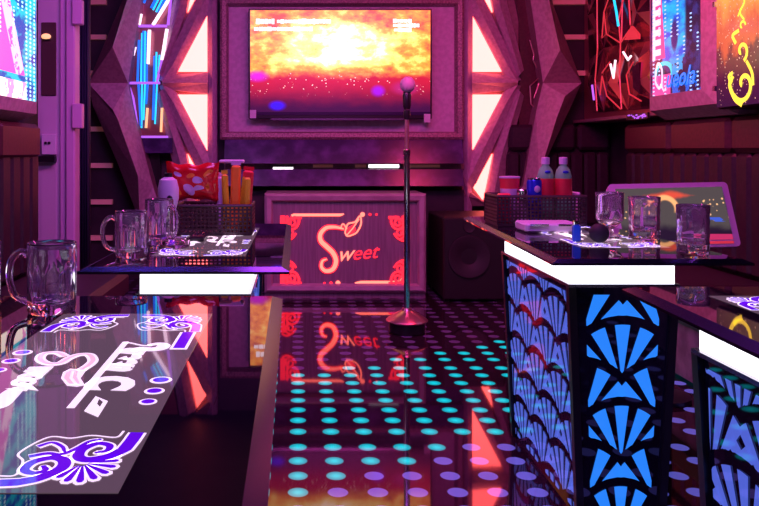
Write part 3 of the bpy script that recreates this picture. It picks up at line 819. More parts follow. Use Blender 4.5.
tag(G().box(P(36, 0, YD).x, P(56, 0, YD).x, YD-.04, YD+.018, P(0, 162, YD).z, P(0, 156, YD).z).out('wall_shelf', 'black'), 'narrow black shelf under the white wall socket', 'shelf')
t = thing('door_reflection', 'small amber reflection on the brown door glass, shaped as a glowing bead', 'lamp', P(46, 36, YD))  # light reflected in the glass, made as a glowing bead
g = G(); g.sphere(P(46, 36.5, YD+.003), (.036, .012, .022), 12, 8); g.out('reflection_bead', 'amber', t, smooth=True); dbox(43, 49.5, P(0, 40, YD).z, P(0, 38.8, YD).z, YD-.002, .02).out('added_bar', 'black', t)
# curtain beyond the frame
g = G(); n = 36; vs = []
for i in range(n+1):
    xx = P(76, 0, 5.75).x + (P(89, 0, 5.75).x - P(76, 0, 5.75).x)*i/n; yy = 5.75+.02*math.sin(i*.9)
    vs += [(xx, yy, .02), (xx, yy, 2.9), (xx, yy+.03, 2.9), (xx, yy+.03, .02)]
fs = []
for i in range(n):
    for k in range(4): fs.append((i*4+k, i*4+(k+1) % 4, (i+1)*4+(k+1) % 4, (i+1)*4+k))
fs += [(0, 1, 2, 3), (4*n, 4*n+1, 4*n+2, 4*n+3)]
g.add(vs, fs); tag(fixn(g.out('curtain', 'curtain', smooth=True)), 'narrow dark navy curtain hanging beside the lilac door frame', 'curtain')

# ------------------------------------------------------------------ right wall: crystal mirror wall and video panel
t = thing('crystal_wall', 'faceted bronze mirror wall with red light lines beside blue led screen', 'wall decoration', (2.68, 6.1, 1.5))
xw = 2.66
Yp = lambda u: xw*F/(u-VX)
def W(u, v, d=0):    # point on the right-wall relief plane, d = relief toward the room
    Y = Yp(u); p = P(u, v, Y); return Vector((p.x-d, Y, p.z))
nodes = {}
us = [588, 604, 611, 628, 640, 662]
cells = [((588, -20), (604, -20), (604, 48), (589, 60)), ((589, 60), (604, 48), (604, 112), (592, 112)),
         ((604, -20), (628, -20), (628, 43), (604, 48)), ((604, 48), (628, 43), (628, 110), (604, 112)),
         ((628, -20), (664, -20), (664, 40), (628, 43)), ((628, 43), (664, 40), (664, 108), (628, 110))]
g = G(); gl = []
for ci, c4 in enumerate(cells):
    cx = sum(p[0] for p in c4)/4+random.uniform(-2, 2); cy = sum(p[1] for p in c4)/4+random.uniform(-6, 6)
    top = W(cx, cy, .07)
    for k in range(4):
        a, b_ = c4[k], c4[(k+1) % 4]
        t_ = random.uniform(.35, .65); e = (a[0]+(b_[0]-a[0])*t_, a[1]+(b_[1]-a[1])*t_)
        q_ = random.uniform(.35, .6); i1 = Vector((e[0]*q_+cx*(1-q_), e[1]*q_+cy*(1-q_))); pm = W(i1.x, i1.y, random.uniform(.03, .06))
        for tri_ in ([W(*a), W(*e), pm], [W(*e), W(*b_), pm], [W(*a), pm, top], [pm, W(*b_), top]): g.add(tri_, [(0, 1, 2)], random.choice((0, 1, 1, 2)))
g.box(2.665, XR-.002, 5.45, 6.98, 1.48, 2.93)
g.out('mirror_facets', ['mirror_red', 'facet_a', 'facet_b'], t)
for l in ([(604, -10), (604, 20), (604.5, 48), (602, 80), (604, 111)], [(628, 43), (626, 20), (633, -10)], [(628, 43), (627, 75), (629, 109)],
          [(617, -5), (611, 12), (609, 38), (613.5, 34), (611, 12)], [(613.5, 34), (628, 43)], [(609, 76), (614, 96), (628, 109)],
          [(609, 76), (607, 95)], [(617, 62), (609, 73)], [(637, 30), (628, 43)], [(641, 62), (634, 75), (637, 94), (649, 101)], [(636, -10), (638, 25)], [(630, -8), (629, 40)]):
    g = G(); g.tube([W(u, v, .06) for i, (u, v) in enumerate(l)], .006, 6); g.out('light_line', 'red_line', t)
for l, mt in (([(621, -8), (625, 12), (627, 26)], 'cyan_reflection'), ([(619, 64), (622, 78), (624, 60)], 'white_strip'), ([(632, 52), (637, 60), (640, 56)], 'white_strip'), ([(600, 85), (602, 100)], 'violet_strip')):
    g = G(); g.tube([W(u, v, .07) for u, v in l], .009, 6); g.out('coloured_glint', mt, t)  # glowing tubes stand in for glints on the mirror facets
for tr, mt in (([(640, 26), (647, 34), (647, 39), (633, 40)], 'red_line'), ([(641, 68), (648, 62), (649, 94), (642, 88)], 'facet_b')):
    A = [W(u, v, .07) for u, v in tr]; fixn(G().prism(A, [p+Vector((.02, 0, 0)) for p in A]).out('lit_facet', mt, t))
# ledge under crystal wall
a = G(); a.box(2.56, XR-.002, 5.35, 6.99, 1.445, 1.475, bv=.006); tag(a.out('wall_ledge', 'stone_dark'), 'narrow stone ledge running under the bronze crystal wall', 'ledge')
t = thing('display_plate', 'small violet glowing display on the ledge below crystal wall', 'display', (2.6, 5.6, 1.475))
q0, q1 = 2.57*F/(630-VX), 2.57*F/(651-VX)
G().box(2.545, 2.559, q1, q0, 1.43, 1.475).out('case', 'black', t)
g = G()
for i in range(14):
    yy = random.uniform(q1+.02, q0-.02); zz = random.uniform(1.438, 1.468); g.sphere((2.543, yy, zz), (.003, random.uniform(.01, .03), .006), 8, 6)
g.out('glow_marks', 'violet_strip', t)

# video panel with yellow ornament
vp = thing('tv_reflection_panel', 'glass wall panel with orange television reflection made as glow and yellow swirl ornament, far right', 'wall panel', (2.48, 4.2, 1.45))
y0, y1 = 3.98, 4.44
G().box(2.488, XR-.002, y0-.012, y1+.012, 1.44, 2.16, bv=.01).out('frame', 'black', vp)
G().box(2.478, 2.489, y0, y1, 1.452, 2.14).out('picture', 'tv_reflection', vp)
for zz in (1.55, 2.05): G().box(2.47, 2.49, y1+.008, y1+.03, zz, zz+.03).out('clip', 'chrome', vp)
def mpV(s_, t_, h_): return Vector((2.475-h_, y1-s_, 1.452+t_))
g = G()
for pts, w_ in ((spiral(.27, .115, .105, .012, -2.6, 3.6, 40), .026), (spiral(.255, .30, .06, .01, -1.2, 4.2, 30), .022), (bez([(.17, .17), (.14, .12), (.19, .04), (.26, .0)]), .03),
                (bez([(.30, .24), (.35, .17), (.36, .10)]), .022), (bez([(.20, .35), (.17, .40), (.23, .42)]), .022),
                (spiral(.26, .44, .032, .006, 0, 4.5, 20), .014), (bez([(.28, .47), (.24, .52), (.28, .57), (.26, .63)]), .013), (bez([(.22, .50), (.25, .54)]), .012), (bez([(.16, .13), (.13, .17), (.17, .19)]), .02)):
    ribbon(g, mpV, pts, w_)
g.out('swirl_ornament', 'yellow_glow', vp)

# ------------------------------------------------------------------ tables
ZT = .86
def table(label, nl, nr, fl, fr, yn, yf, lb, side, fan_front, base_foot, printed, ff=True):
    """nl,nr,fl,fr: x of near-left, near-right, far-left, far-right corners; lb=(x0,x1,y0,y1) light box; side: aisle side (+1 = its right face)"""
    t = thing('karaoke_table', label, 'table', ((nl+nr)/2, (yn+yf)/2, 0), 'light-box karaoke tables'); 
    g = G(); th = .018
    def loop(d_, z_): return [Vector((nl+d_, yn+d_, z_)), Vector((nr-d_, yn+d_, z_)), Vector((fr-d_, yf-d_, z_)), Vector((fl+d_, yf-d_, z_))]
    L0, L1, L2, L3 = loop(.024, ZT), loop(0, ZT-.011), loop(0, ZT-th), loop(.01, ZT-th)
    vs = [p for l in (L0, L1, L2, L3) for p in l]; fs = [(0, 1, 2, 3), (15, 14, 13, 12)]; g.add(vs, fs)
    g.f += [[4+k, 4+(k+1) % 4, 8+(k+1) % 4, 8+k] for k in range(4)]; g.mi += [0]*4
    g.f += [[8+k, 8+(k+1) % 4, 12+(k+1) % 4, 12+k] for k in range(4)]; g.mi += [0]*4
    top = g.out('tabletop', 'tabletop', t)
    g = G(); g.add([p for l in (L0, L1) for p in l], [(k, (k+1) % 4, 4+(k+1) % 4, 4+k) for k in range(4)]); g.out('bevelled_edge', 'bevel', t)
    x0, x1, y0, y1 = lb; zb, zt = ZT-.088, ZT-th
    G().box(x0, x1, y0, y1, zb, zt-.001).out('light_box', 'lightbox', t)
    G().box(x0-.012, x1+.012, y0-.012, y1+.012, zb-.010, zb).out('ledge', 'trim', t)
    # tapered base
    bf = base_foot; zt2 = zb-.010
    T_ = [(x0, y0), (x1, y0), (x1, y1), (x0, y1)]; B_ = [(x0+bf, y0+bf*.6), (x1-bf, y0+bf*.6), (x1-bf, y1-bf*.6), (x0+bf, y1-bf*.6)]
    fixn(G().prism([Vector((a, b_, 0)) for a, b_ in B_], [Vector((a, b_, zt2)) for a, b_ in T_]).out('base', 'panel_black', t))
    def face(i, j, out_):
        a0, a1 = Vector((*T_[i], zt2)), Vector((*T_[j], zt2)); b0, b1 = Vector((*B_[i], 0)), Vector((*B_[j], 0))
        Wd = (a1-a0).length
        def mp(s_, z_, h_):
            f_ = s_/Wd; tt = z_/zt2
            return (b0*(1-f_)+b1*f_)*(1-tt)+(a0*(1-f_)+a1*f_)*tt+Vector(out_)*(.002+h_)
        return mp, Wd
    # front (near) face
    if ff:
        mp, Wd = face(0, 1, (0, -1, 0)); g = G(); fan_geom(g, mp, Wd/2-.120 if Wd < .4 else .04, Wd/2+.120 if Wd < .4 else Wd-.04, .02, zt2-.025, .290, .131, .212, 5, phase=fan_front)
        g.out('fan_pattern', 'blue_fan', t)
    mp, Wd = face(3, 0, (-1, 0, 0)) if side < 0 else face(1, 2, (1, 0, 0))
    g = G(); fan_geom(g, mp, .025, Wd-.035, .02, zt2-.022, .240, .131, .212, 7, phase=fan_front+.06); g.out('fan_pattern', 'peri_fan', t)
    # corner posts
    for i in range(4):
        sx = 1 if i in (1, 2) else -1; sy = 1 if i in (2, 3) else -1
        a = Vector((T_[i][0], T_[i][1], 0)); b_ = Vector((B_[i][0], B_[i][1], 0))
        r_ = .012
        lo = [b_+Vector((dx, dy, 0)) for dx, dy in ((-r_, -r_), (r_, -r_), (r_, r_), (-r_, r_))]; up = [a+Vector((dx, dy, zt2)) for dx, dy in ((-r_, -r_), (r_, -r_), (r_, r_), (-r_, r_))]
        g = G(); g.prism(lo, up); g.out('corner_post', 'black', t)
    # printed glowing inlay
    if printed:
        px0, px1, py0, py1 = printed
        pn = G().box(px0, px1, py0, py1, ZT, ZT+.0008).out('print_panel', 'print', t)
        def mpT(s_, t_, h_): return Vector((px0+s_, py0+t_, ZT+.0009+h_))
        Wd, Ln = px1-px0, py1-py0
        e = .012
        for cx, cy, sx, sy in ((e, e, 1, 1), (Wd-e, e, -1, 1), (e, Ln-e, 1, -1), (Wd-e, Ln-e, -1, -1)):
            corner_ornament(cx, cy, sx, sy, Wd*.405, .142, mpT, pn, 'white_glow', 'purple_glow')
        # long bars on far right / near left edges
        for (xa, ya, yb) in ((Wd-.026, Ln-.16, Ln-.28), (.026, .16, .26)):
            g = G(); ribbon(g, mpT, [(xa, ya), (xa, yb)], .030, h=.0003); ribbon(g, mpT, [(xa, ya), (xa, yb+.006*(1 if ya > yb else -1))], .020, h=.0007, mi=1)
            g.out('ornament_bar', ['white_glow', 'purple_glow'], pn)
        for (xx, ys) in ((Wd-.024, (Ln-.45, Ln-.50, Ln-.545)), (.024, (Ln-.30, Ln-.35, Ln-.40))):
            for q_, yy in enumerate(ys):
                rr = (.0165, .0145, .0125)[q_]
                g = G(); disc(g, mpT, xx, yy, rr, rr*1.0, h=.0003); disc(g, mpT, xx, yy, rr*.72, h=.0007, mi=1); g.out('ornament_dot', ['white_glow', 'purple_glow'], pn)
        # two lines of script that read towards the near end of the table (letter tops face the aisle side)
        k_ = Wd/.307
        def mpD(X_, Y_, h_): return mpT((X_+.485)*k_, (Y_-.742)*Ln/.813, h_+.0004)
        def tr(*uv): return [((u-VX)/F*255/(v-150), 255/(v-150)) for u, v in uv]
        Sp = bez(tr((81, 371), (90, 365), (93, 360.5), (89, 355.5), (79, 355.5), (69, 359), (60, 364), (48, 364.5), (40, 360), (44, 354.5), (57, 353.5), (65, 357)), 8)
        g = G(); ribbon(g, mpD, Sp, .0175); 
        lf = tr((61, 379), (63, 373), (70, 369.5), (79, 370), (88, 368.5), (84, 374), (80.5, 379), (85, 386), (77, 387.5), (67, 386.5))
        poly(g, mpD, lf); g.out('script_letter', 'white_glow', pn)
        g = G(); ribbon(g, mpD, Sp, .0085, h=.0003); g.out('letter_fill', 'rose_glow', pn)
        g = G(); poly(g, mpD, tr((63.5, 379), (66, 373.5), (71, 371), (78, 371.5), (77, 378), (80, 385), (69, 385)), h=.0003); g.out('leaf_fill', 'rose_glow', pn)
        g = G(); ribbon(g, mpD, tr((73, 372), (71, 379), (76, 385)), .004, h=.0006); g.out('leaf_vein', 'white_glow', pn)
        def mpW(a, b_, h_): return mpD(-.412+b_, 1.175-a, h_)
        g = G(); put_text(g, mpW, 'weet', .052, .0, .0, 0, .35, .007, h=.0002); g.out('script_lettering', 'white_glow', pn)
        g = G(); tl = bez(tr((24, 388), (15, 391), (7, 398), (0, 406), (-6, 408)), 6); ribbon(g, mpD, tl, [.016+.012*math.sin(PI*i/(len(tl)-1)) for i in range(len(tl))]); g.out('script_tail', 'white_glow', pn)
        g = G(); ribbon(g, mpD, [(-.299, .985), (-.304, 1.325)], .011); g.out('letter_line', 'white_glow', pn)
        def mpQ(a, b_, h_): return mpD(-.292+b_, 1.285-a, h_)
        g = G(); put_text(g, mpQ, 'ueen', .066, .0, .0, 0, .30, .006); g.out('script_lettering', 'white_glow', pn)
        g = G(); put_text(g, mpQ, 'C', .088, .160, -.010, 0, .10, .006); g.out('script_lettering', 'white_glow', pn)
        g = G(); poly(g, mpD, tr((84, 412), (95.6, 397), (108, 402), (98, 418))); g.out('letter_block', 'white_glow', pn)
        g = G(); poly(g, mpD, tr((97, 405), (99, 400), (103, 403), (100, 408)), h=.0003); g.out('letter_block_mark', 'print', pn)
        g = G(); sw = bez(tr((133, 352), (140, 349), (150, 350), (160, 349), (164, 346), (158, 344.5), (148, 346)), 6); ribbon(g, mpD, sw, [.010+.014*math.sin(PI*(i/(len(sw)-1))) for i in range(len(sw))])
        ribbon(g, mpD, bez(tr((124, 343.3), (130, 343.5), (142, 346), (152, 346)), 5), .0055); g.out('script_swash', 'white_glow', pn)
    return t
table('near left table, black glass top with glowing purple print, front glass mug', -.76, -.028, -.76, -.036, .45, 1.77, (-.66, -.12, .6, 1.66), 1, .03, .035, (-.485, -.178, .742, 1.555))
table('far left table with white light box and red snack basket', -.636, -.024, -.62, -.030, 2.16, 3.49, (-.472, -.152, 2.24, 3.05), 1, .03, .035, (-.47, -.168, 2.40, 3.27))
table('far right table with white light box, blue fan panels and glass mugs', .788, 1.413, .85, 1.418, 2.32, 3.86, (.874, 1.205, 2.40, 3.17), -1, .168, .035, (.985, 1.295, 2.60, 3.42))
table('near right table cut by the right frame edge, blue fan panels', .752, 1.45, .816, 1.45, .45, 1.89, (.862, 1.30, .6, 1.61), -1, .168, .035, (.955, 1.265, .93, 1.745))

# ------------------------------------------------------------------ microphone stand
t = thing('microphone_stand', 'chrome microphone stand with round base in the middle of the aisle', 'microphone stand', (.717, 4.94, 0))
auto(G().lathe([(0, 0), (.112, 0), (.118, .008), (.118, .070), (.112, .076), (0, .076)], (.717, 4.94, 0), 40).out('base_ring', 'black', t))
auto(G().lathe([(0, .074), (.135, .074), (.138, .082), (.128, .092), (.07, .128), (.035, .145), (.028, .16), (0, .165)], (.717, 4.94, 0), 40).out('base_cover', 'rose_metal', t))
auto(G().lathe([(0, .15), (.020, .15), (.020, 1.16), (.024, 1.165), (.024, 1.20), (.014, 1.205), (0, 1.205)], (.717, 4.94, 0), 20).out('lower_pole', 'chrome', t))
auto(G().lathe([(0, 1.2), (.014, 1.2), (.014, 1.42), (0, 1.42)], (.717, 4.94, 0), 16).out('upper_pole', 'rose_metal', t))
g = G(); g.lathe([(0, 1.40), (.018, 1.40), (.024, 1.43), (.022, 1.46), (0, 1.465)], (.717, 4.94, 0), 16); auto(g.out('mic_clip', 'black', t))
mc = thing('microphone', 'black microphone with pinkish round head clipped atop the stand', 'microphone', (.717, 4.94, 1.465))
auto(G().lathe([(0, 1.467), (.020, 1.467), (.026, 1.49), (.029, 1.56), (.024, 1.575), (.028, 1.58), (0, 1.582)], (.717, 4.94, 0), 20).out('handle', 'black', mc))
auto(G().sphere((.722, 4.94, 1.63), (.050, .050, .054), 24, 16).out('grille', 'grille', mc), 80)

# ------------------------------------------------------------------ glassware
def mug_proto(label, loc, h=.145, R=.051):
    t = thing('beer_mug', label, 'glass mug', (0, 0, 0), 'faceted glass mugs')
    N = 10
    def rf(r, z, th):
        if r < R*.93: return r
        k = abs(math.cos(N/2*th)); zt = h*(.60+.10*k)
        if z < .012: return r*.97
        if z < zt: return r*(1-.07*(1-k**2)) 
        return r
    ti = R*.86
    prof = [(0, 0), (R*.94, 0), (R*.99, .005)] + [(R, .012+(h-.018)*i/16) for i in range(17)] + [(R*.96, h), (ti, h-.004)] + [(ti*.985, .05), (ti*.95, .026), (ti*.7, .020), (0, .018)]
    auto(G().lathe(prof, (0, 0, 0), 60, rf=rf).out('body', 'glass', t), 50)
    pts = bez([(-R*.93, 0, h*.86), (-R*1.35, 0, h*.88), (-R*1.72, 0, h*.70), (-R*1.72, 0, h*.42), (-R*1.35, 0, h*.18), (-R*.93, 0, h*.17)], 6) if False else None
    P3 = [(-R*.93, h*.80), (-R*1.30, h*.86), (-R*1.68, h*.72), (-R*1.74, h*.46), (-R*1.50, h*.22), (-R*.93, h*.14)]
    cv = bez(P3, 7); auto(G().tube([(a, 0, b_) for a, b_ in cv], .0075, 10).out('handle', 'glass', t), 60)
    t.location = loc
    return t
mg = mug_proto('large clear glass mug on the near left table, handle to the left', (-.517, 1.575, ZT+.0015))
dup(mg, (-.688, 1.60, ZT+.0015), .9, 'glass mug cut off by the left edge of the frame')
dup(mg, (-.53, 2.385, ZT+.0015), .1, 'clear glass mug at the near left corner of the far left table')
dup(mg, (-.50, 2.70, ZT+.0015), 2.5, 'clear glass mug standing behind the pink ashtray on far left table', (1, 1, 1.12))
# right-hand glasses
def tumbler(label, loc, h, R, foot=False):
    t = thing('footed_glass' if foot else 'tumbler', label, 'drinking glass', (0, 0, 0))
    def rf(r, z, th):
        if r < R*.9 or z < .01 or z > h*.8: return r
        return r*(1-.055*(1-abs(math.cos(4*th))**2))*(1-.02*math.sin(z*160))
    if not foot:
        prof = [(0, 0), (R*.95, 0), (R, .008)]+[(R, .01+(h-.014)*i/14) for i in range(15)]+[(R*.95, h), (R*.86, h-.004), (R*.84, .06), (R*.80, .032), (0, .026)]
        auto(G().lathe(prof, (0, 0, 0), 56, rf=rf).out('body', 'glass', t), 50)
    else:
        prof = [(0, 0), (R*.80, 0), (R*.82, .006), (R*.3, .018), (R*.26, .034), (R*.55, .046), (R*.95, .07), (R, .09)]+[(R, .09+(h-.095)*i/8) for i in range(1, 9)]+[(R*.95, h), (R*.88, h-.004), (R*.85, .09), (R*.7, .07), (0, .058)]
        auto(G().lathe(prof, (0, 0, 0), 56).out('body', 'glass', t), 50)
    auto(G().lathe([(R*.96, h-.012), (R*1.0, h-.012), (R*1.012, h-.006), (R*1.0, h), (R*.96, h)], (0, 0, 0), 40, close=True).out('rim', 'glass', t), 50)
    t.location = loc; return t
tumbler('footed crystal glass leftmost of three beside the touch monitor', (1.205, 2.90, ZT+.0015), .175, .052, True)
tumbler('cut glass tumbler standing in the middle before the touch monitor', (1.325, 2.87, ZT+.0015), .160, .057)
tumbler('cut glass tumbler nearest the right corner of the far right table', (1.29, 2.45, ZT+.0015), .160, .050)

t = thing('ashtray', 'pink glass ashtray on the far left table beside the mugs', 'ashtray', (-.43, 2.62, ZT))
auto(G().lathe([(0, .0), (.048, .0), (.054, .008), (.054, .026), (.049, .030), (.040, .028), (.036, .012), (0, .010)], (-.43, 2.62, ZT+.0015), 36).out('dish', 'ashtray_glass', t), 50)
t = thing('remote_control', 'flat black remote control lying in front of the left snack basket', 'remote control', (-.34, 2.9, ZT))
auto(G().box(-.405, -.345, 2.76, 2.93, ZT+.002, ZT+.020, bv=.005).out('body', 'black', t))
for i in range(4):
    for j in range(2): G().box(-.393+j*.022, -.379+j*.022, 2.80+i*.03, 2.815+i*.03, ZT+.020, ZT+.022).out('button', 'rose_metal' if i == 0 else 'trim', t)
# small white bottle behind the mugs
t = thing('plastic_bottle', 'small white bottle with a dark mark left of the red snack bag', 'bottle', (-.47, 2.88, ZT))
bx, by = -.505, 2.92
auto(G().lathe([(0, 0), (.024, 0), (.026, .006), (.026, .075), (.022, .085), (.034, .12), (.041, .15), (.041, .19), (.033, .222), (.014, .235), (0, .236)], (bx, by, ZT+.0015), 24).out('body', 'plastic_white', t))
auto(G().lathe([(0, .234), (.016, .234), (.016, .250), (0, .252)], (bx, by, ZT), 16).out('cap', 'black', t))
g = G(); g.sphere((bx+.012, by-.040, ZT+.15), (.012, .004, .016), 12, 8); g.out('mark', 'black', t); g = G(); g.sphere((bx+.004, by-.025, ZT+.045), (.008, .004, .010), 12, 8); g.out('mark', 'black', t)

# baskets
def basket(label, x0, x1, y0, y1, h, group='drink and snack baskets'):
    t = thing('basket', label, 'basket', ((x0+x1)/2, (y0+y1)/2, ZT), group)
    z0 = ZT+.009; g = G(); b_ = .004
    cell = .0165
    def wall(ax, a0, a1, c_, ins):
        n = round((a1-a0)/cell); L = (a1-a0)/n
        for i in range(n+1):
            p = a0+i*L
            if ax == 'x': g.box(p-.0038, p+.0038, c_, c_+.003, z0, z0+h)
            else: g.box(c_, c_+.003, p-.0038, p+.0038, z0, z0+h)
        m_ = round(h/cell)
        for k in range(m_+1):
            zz = z0+h*k/m_; zt = .0038 if 0 < k < m_ else .006
            if ax == 'x': g.box(a0, a1, c_-.0005, c_+.0035, zz-zt, zz+zt)
            else: g.box(c_-.0005, c_+.0035, a0, a1, zz-zt, zz+zt)
    wall('x', x0, x1, y0, 0); wall('x', x0, x1, y1, 0); wall('y', y0, y1, x0, 0); wall('y', y0, y1, x1, 0)
    g.out('lattice', 'basket', t)
    G().box(x0, x1, y0, y1, ZT+.001, z0-.004).out('bottom', 'basket', t)
    rim = [(x0, y0), (x1, y0), (x1, y1), (x0, y1)]
    pts = []
    for i in range(4):
        a, c_ = Vector(rim[i]), Vector(rim[(i+1) % 4])
        for k in range(6): q = a+(c_-a)*k/6; pts.append((q.x, q.y, z0+h))
    auto(G().tube(pts, .006, 6, closed=True).out('rim', 'basket', t))
    return t
LB = (-.485, -.185, 2.97, 3.17)
basket('dark lattice basket full of snack packs on the far left table', *LB, .11)
RB = (.885, 1.275, 3.32, 3.55)
basket('dark lattice basket holding cans and bottles on far right table', *RB, .125)

# snack packs
def pillow(name, label, cat, c, w_, h_, d_, m_, tilt=0, lean=0, graphics=(), group=None):
    t = thing(name, label, cat, c, group); n = 18; mm = 14; vs = []; fs = []
    T = Matrix.Translation(c) @ Matrix.Rotation(tilt, 4, 'Y') @ Matrix.Rotation(lean, 4, 'X')
    def pt(a, b_, s_, ex=0):
        th = d_*(max(0, 1-abs(a)**2.6))**.5*(max(0, 1-abs(b_)**3.0))**.5
        wv = .004*math.sin(b_*17)*abs(a)
        return Vector((a*w_/2*(1-.06*(1-abs(b_))), s_*(th/2*(1+.12*math.sin(a*11+b_*5)*(1-abs(b_)))+ex)+wv, b_*h_/2*(1-.17*(1-abs(a)**1.5)) + .004*math.sin(a*9+b_*3) + h_/2))
    for s_ in (-1, 1):
        b0 = len(vs)
        for i in range(n+1):
            for j in range(mm+1): vs.append(T @ pt(2*i/n-1, 2*j/mm-1, s_))
        for i in range(n):
            for j in range(mm): fs.append((b0+i*(mm+1)+j, b0+(i+1)*(mm+1)+j, b0+(i+1)*(mm+1)+j+1, b0+i*(mm+1)+j+1))
    g = G(); g.add(vs, fs); g.out('pack', m_, t, smooth=True)
    for (ca, cb, ra, rb, rot, gm) in graphics:
        g = G(); k = 14; cvs = []
        for rr in (0, .5, 1):
            for i in range(k):
                th = 2*PI*i/k; aa = ra*rr*math.cos(th); bb = rb*rr*math.sin(th)
                cvs.append(T @ pt(ca+aa*math.cos(rot)-bb*math.sin(rot), cb+aa*math.sin(rot)+bb*math.cos(rot), -1, .0015))
        f2 = []
        for q_ in (0, 1):
            for i in range(k): f2.append((q_*k+i, q_*k+(i+1) % k, (q_+1)*k+(i+1) % k, (q_+1)*k+i))
        g.add(cvs, f2); g.out('printed_shape', gm, t)
    return t
pillow('snack_bag', 'red foil snack bag with white shapes sticking up from left basket', 'snack bag', (-.425, 3.045, ZT+.128), .215, .168, .060, 'red_foil', .0, .12,
       ((-.12, -.35, .20, .36, .35, 'foil_white'), (.22, .15, .20, .22, -.4, 'foil_white'), (-.62, -.35, .10, .40, .5, 'foil_orange'), (.25, -.30, .22, .14, .2, 'foil_white'), (-.55, .45, .16, .14, 0, 'foil_white'), (.6, -.2, .08, .2, 0, 'foil_orange'), (.62, .5, .2, .12, .5, 'foil_orange'), (-.05, .4, .16, .12, 0, 'foil_orange')))
def stick(name, label, x_, y_, w_, h_, mt, lean, tip=None, group='tall snack packs in the left basket'):
    t = thing(name, label, 'snack pack', (x_, y_, ZT+.008), group)
    g = G(); g.T = Matrix.Translation((x_, y_, ZT+.008)) @ Matrix.Rotation(lean, 4, 'Y'); g.box(-w_/2, w_/2, -.012, .012, 0, h_, bv=.008); auto(g.out('pack', mt, t))
    g = G(); g.T = Matrix.Translation((x_, y_, ZT+.008)) @ Matrix.Rotation(lean, 4, 'Y')
    pts = []; n = 8
    g.add([(-w_/2, 0, h_)] + [(w_/2, 0, h_)] + [p for i in range(n+1) for p in ((-w_/2+w_*i/n, 0, h_+.014+(.004 if i % 2 else 0)),)], [[0, 1] + list(range(2+n, 1, -1))])
    g.out('crimped_end', tip or mt, t)
    return t
stick('snack_pack', 'lilac snack pack beside the red bag in the left basket', -.312, 3.05, .030, .225, 'foil_white', -.02)
stick('snack_pack', 'slim yellow snack pack between lilac and orange ones', -.285, 3.03, .026, .235, 'yellow_pack', -.05)
stick('snack_pack', 'tall orange snack pack, topmost in the left basket', -.258, 3.06, .040, .270, 'foil_orange', .02, 'foil_white')
stick('snack_pack', 'yellow snack pack with red end leaning right in the left basket', -.232, 3.04, .030, .228, 'yellow_pack', .10, 'red_pack')
stick('snack_pack', 'red snack pack standing behind the yellow ones', -.225, 3.12, .045, .248, 'red_pack', .08)
stick('snack_pack', 'rightmost yellow snack pack leaning over the basket edge', -.214, 3.02, .026, .222, 'yellow_pack', .05, 'red_pack')
t = thing('tissue_pack', 'pale flat packet lying across the tall snack packs', 'packet', (-.27, 3.10, ZT+.28)); 
G().box(-.325, -.222, 3.075, 3.135, ZT+.286, ZT+.300, bv=.004).out('packet', 'plastic_white', t)

# right basket contents
t = thing('noodle_cup', 'round red and white cup at the left end of right basket', 'cup', (.965, 3.42, ZT))
auto(G().lathe([(0, .006), (.034, .006), (.043, .165), (0, .166)], (.965, 3.42, ZT), 28).out('cup', 'foil_white', t)); auto(G().lathe([(.0425, .162), (.0455, .212), (0, .212)], (.965, 3.42, ZT), 28).out('label', 'label_red', t))
auto(G().lathe([(.0, .212), (.047, .212), (.047, .220), (0, .222)], (.965, 3.42, ZT), 28).out('lid', 'foil_white', t))
t = thing('drink_can', 'blue drink can standing in the right basket', 'can', (1.08, 3.40, ZT))
auto(G().lathe([(0, .006), (.026, .006), (.033, .014), (.033, .195), (.028, .207), (0, .207)], (1.066, 3.385, ZT), 28).out('body', 'blue_can', t)); auto(G().lathe([(.0, .208), (.024, .208), (.027, .213), (.029, .213), (.029, .206), (0, .206)], (1.066, 3.385, ZT), 28).out('lid', 'chrome', t)); g = G(); g.sphere((1.07, 3.353, ZT+.165), (.014, .004, .016), 12, 8); g.out('mark', 'foil_white', t)
def bottle(label, x_, y_):
    t = thing('water_bottle', label, 'bottle', (x_, y_, ZT), 'plastic bottles in the right basket')
    auto(G().lathe([(0, .006), (.034, .006), (.037, .012), (.037, .185), (.037, .222), (.030, .250), (.016, .268), (.015, .276), (0, .276)], (x_, y_, ZT), 28).out('body', 'bottle_plastic', t))
    auto(G().lathe([(.0375, .12), (.0385, .12), (.0385, .210), (.0375, .210)], (x_, y_, ZT), 28, close=True).out('label', 'label_red', t))
    auto(G().lathe([(0, .275), (.0185, .275), (.0185, .304), (.016, .307), (0, .307)], (x_, y_, ZT), 20).out('cap', 'foil_white', t))
    g = G(); g.sphere((x_, y_-.033, ZT+.240), (.014, .006, .007), 12, 8); g.out('mark', 'blue_can', t)
    return t
bottle('clear bottle with red label, left of the pair in right basket', 1.135, 3.44)
bottle('clear bottle with red label, right of the pair in right basket', 1.213, 3.43)
t = thing('snack_tray', 'low red and silver packet at the left of right basket', 'packet', (.92, 3.36, ZT)); auto(G().box(.895, .95, 3.34, 3.38, ZT+.010, ZT+.146, bv=.006).out('packet', 'red_pack', t))
t = thing('tin_can', 'short silver tin in front of the red cup in right basket', 'can', (.995, 3.35, ZT)); auto(G().lathe([(0, .006), (.026, .006), (.026, .160), (.022, .164), (0, .164)], (1.005, 3.362, ZT), 24).out('body', 'chrome', t)); auto(G().lathe([(.0265, .02), (.0268, .12), (.0262, .12), (.0262, .02)], (1.005, 3.362, ZT), 24, close=True).out('label', 'foil_white', t))
t = thing('straw_packet', 'pale packet lying flat at the right end of right basket', 'packet', (1.25, 3.45, ZT)); auto(G().box(1.254, 1.266, 3.36, 3.50, ZT+.010, ZT+.150, bv=.004).out('packet', 'foil_white', t))

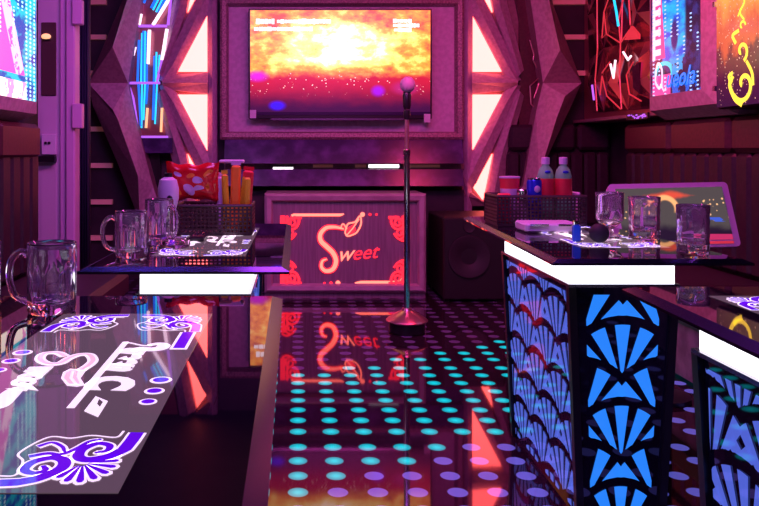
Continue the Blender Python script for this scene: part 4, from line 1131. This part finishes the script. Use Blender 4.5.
t = thing('tissue_box', 'flat lilac tissue pack lying in front of the right basket', 'tissue pack', (1.04, 3.13, ZT))
auto(G().box(.93, 1.155, 3.06, 3.22, ZT+.0015, ZT+.040, bv=.008).out('pack', 'plastic_white', t)); 
for x0, x1 in ((.945, 1.02), (1.06, 1.135)): G().box(x0, x1, 3.05, 3.068, ZT+.030, ZT+.038).out('shiny_seam', 'chrome', t)
t = thing('lighter', 'upright blue lighter between tissue pack and black microphone', 'lighter', (1.03, 2.78, ZT))
auto(G().box(1.015, 1.045, 2.765, 2.785, ZT+.0015, ZT+.062, bv=.005).out('body', 'blue_plastic', t)); auto(G().box(1.018, 1.042, 2.767, 2.783, ZT+.062, ZT+.078, bv=.003).out('head', 'chrome', t))
t = thing('handheld_microphone', 'black handheld microphone lying on the far right table', 'microphone', (1.10, 2.75, ZT+.036))
auto(G().sphere((1.10, 2.74, ZT+.0365), .0350, 24, 16).out('foam_head', 'black_matt', t), 80)
g = G(); g.tube([(1.103, 2.765, ZT+.033), (1.12, 2.86, ZT+.024), (1.135, 2.96, ZT+.018)], [.022, .019, .015], 16); auto(g.out('handle', 'black', t))

# ------------------------------------------------------------------ touch monitor on its stand
t = thing('touch_monitor', 'pale framed touch monitor tilted back on a stand beyond right table', 'monitor', (1.76, 3.62, 0))
T = Matrix.Translation((1.782, 3.50, .745)) @ Matrix.Rotation(math.radians(-1.2), 4, 'Y') @ Matrix.Rotation(math.radians(-20), 4, 'X')
def tb(x0, x1, y0, y1, z0, z1, name, m_, bv=0):
    g = G(); g.T = T; g.box(x0, x1, y0, y1, z0, z1, bv=bv); return auto(g.out(name, m_, t))
g = G(); g.T = T
def rr(w0, z0, z1, rad, y_):
    out = []
    for cx, cz, a0 in ((w0-rad, z0+rad, -PI/2), (w0-rad, z1-rad, 0), (-w0+rad, z1-rad, PI/2), (-w0+rad, z0+rad, PI)):
        for k in range(5): a = a0+PI/2*k/4; out.append(Vector((cx+rad*math.cos(a), y_, cz+rad*math.sin(a))))
    return out
g.prism(rr(.287, 0, .315, .02, 0), rr(.282, .005, .31, .02, .045)); fixn(g.out('bezel', 'grey_plastic', t))
tb(-.255, .255, -.004, .002, .034, .290, 'screen', 'touch')
tb(.12, .255, -.003, .002, .014, .026, 'status_strip', 'red_line')
G().box(1.70, 1.80, 3.60, 3.66, .03, .98, bv=.01).out('post', 'black', t)
auto(G().lathe([(0, 0), (.14, 0), (.14, .02), (.03, .035), (0, .035)], (1.75, 3.63, 0), 32).out('foot', 'black', t))
G().box(1.72, 1.78, 3.575, 3.66, .86, .93).out('bracket', 'black', t)
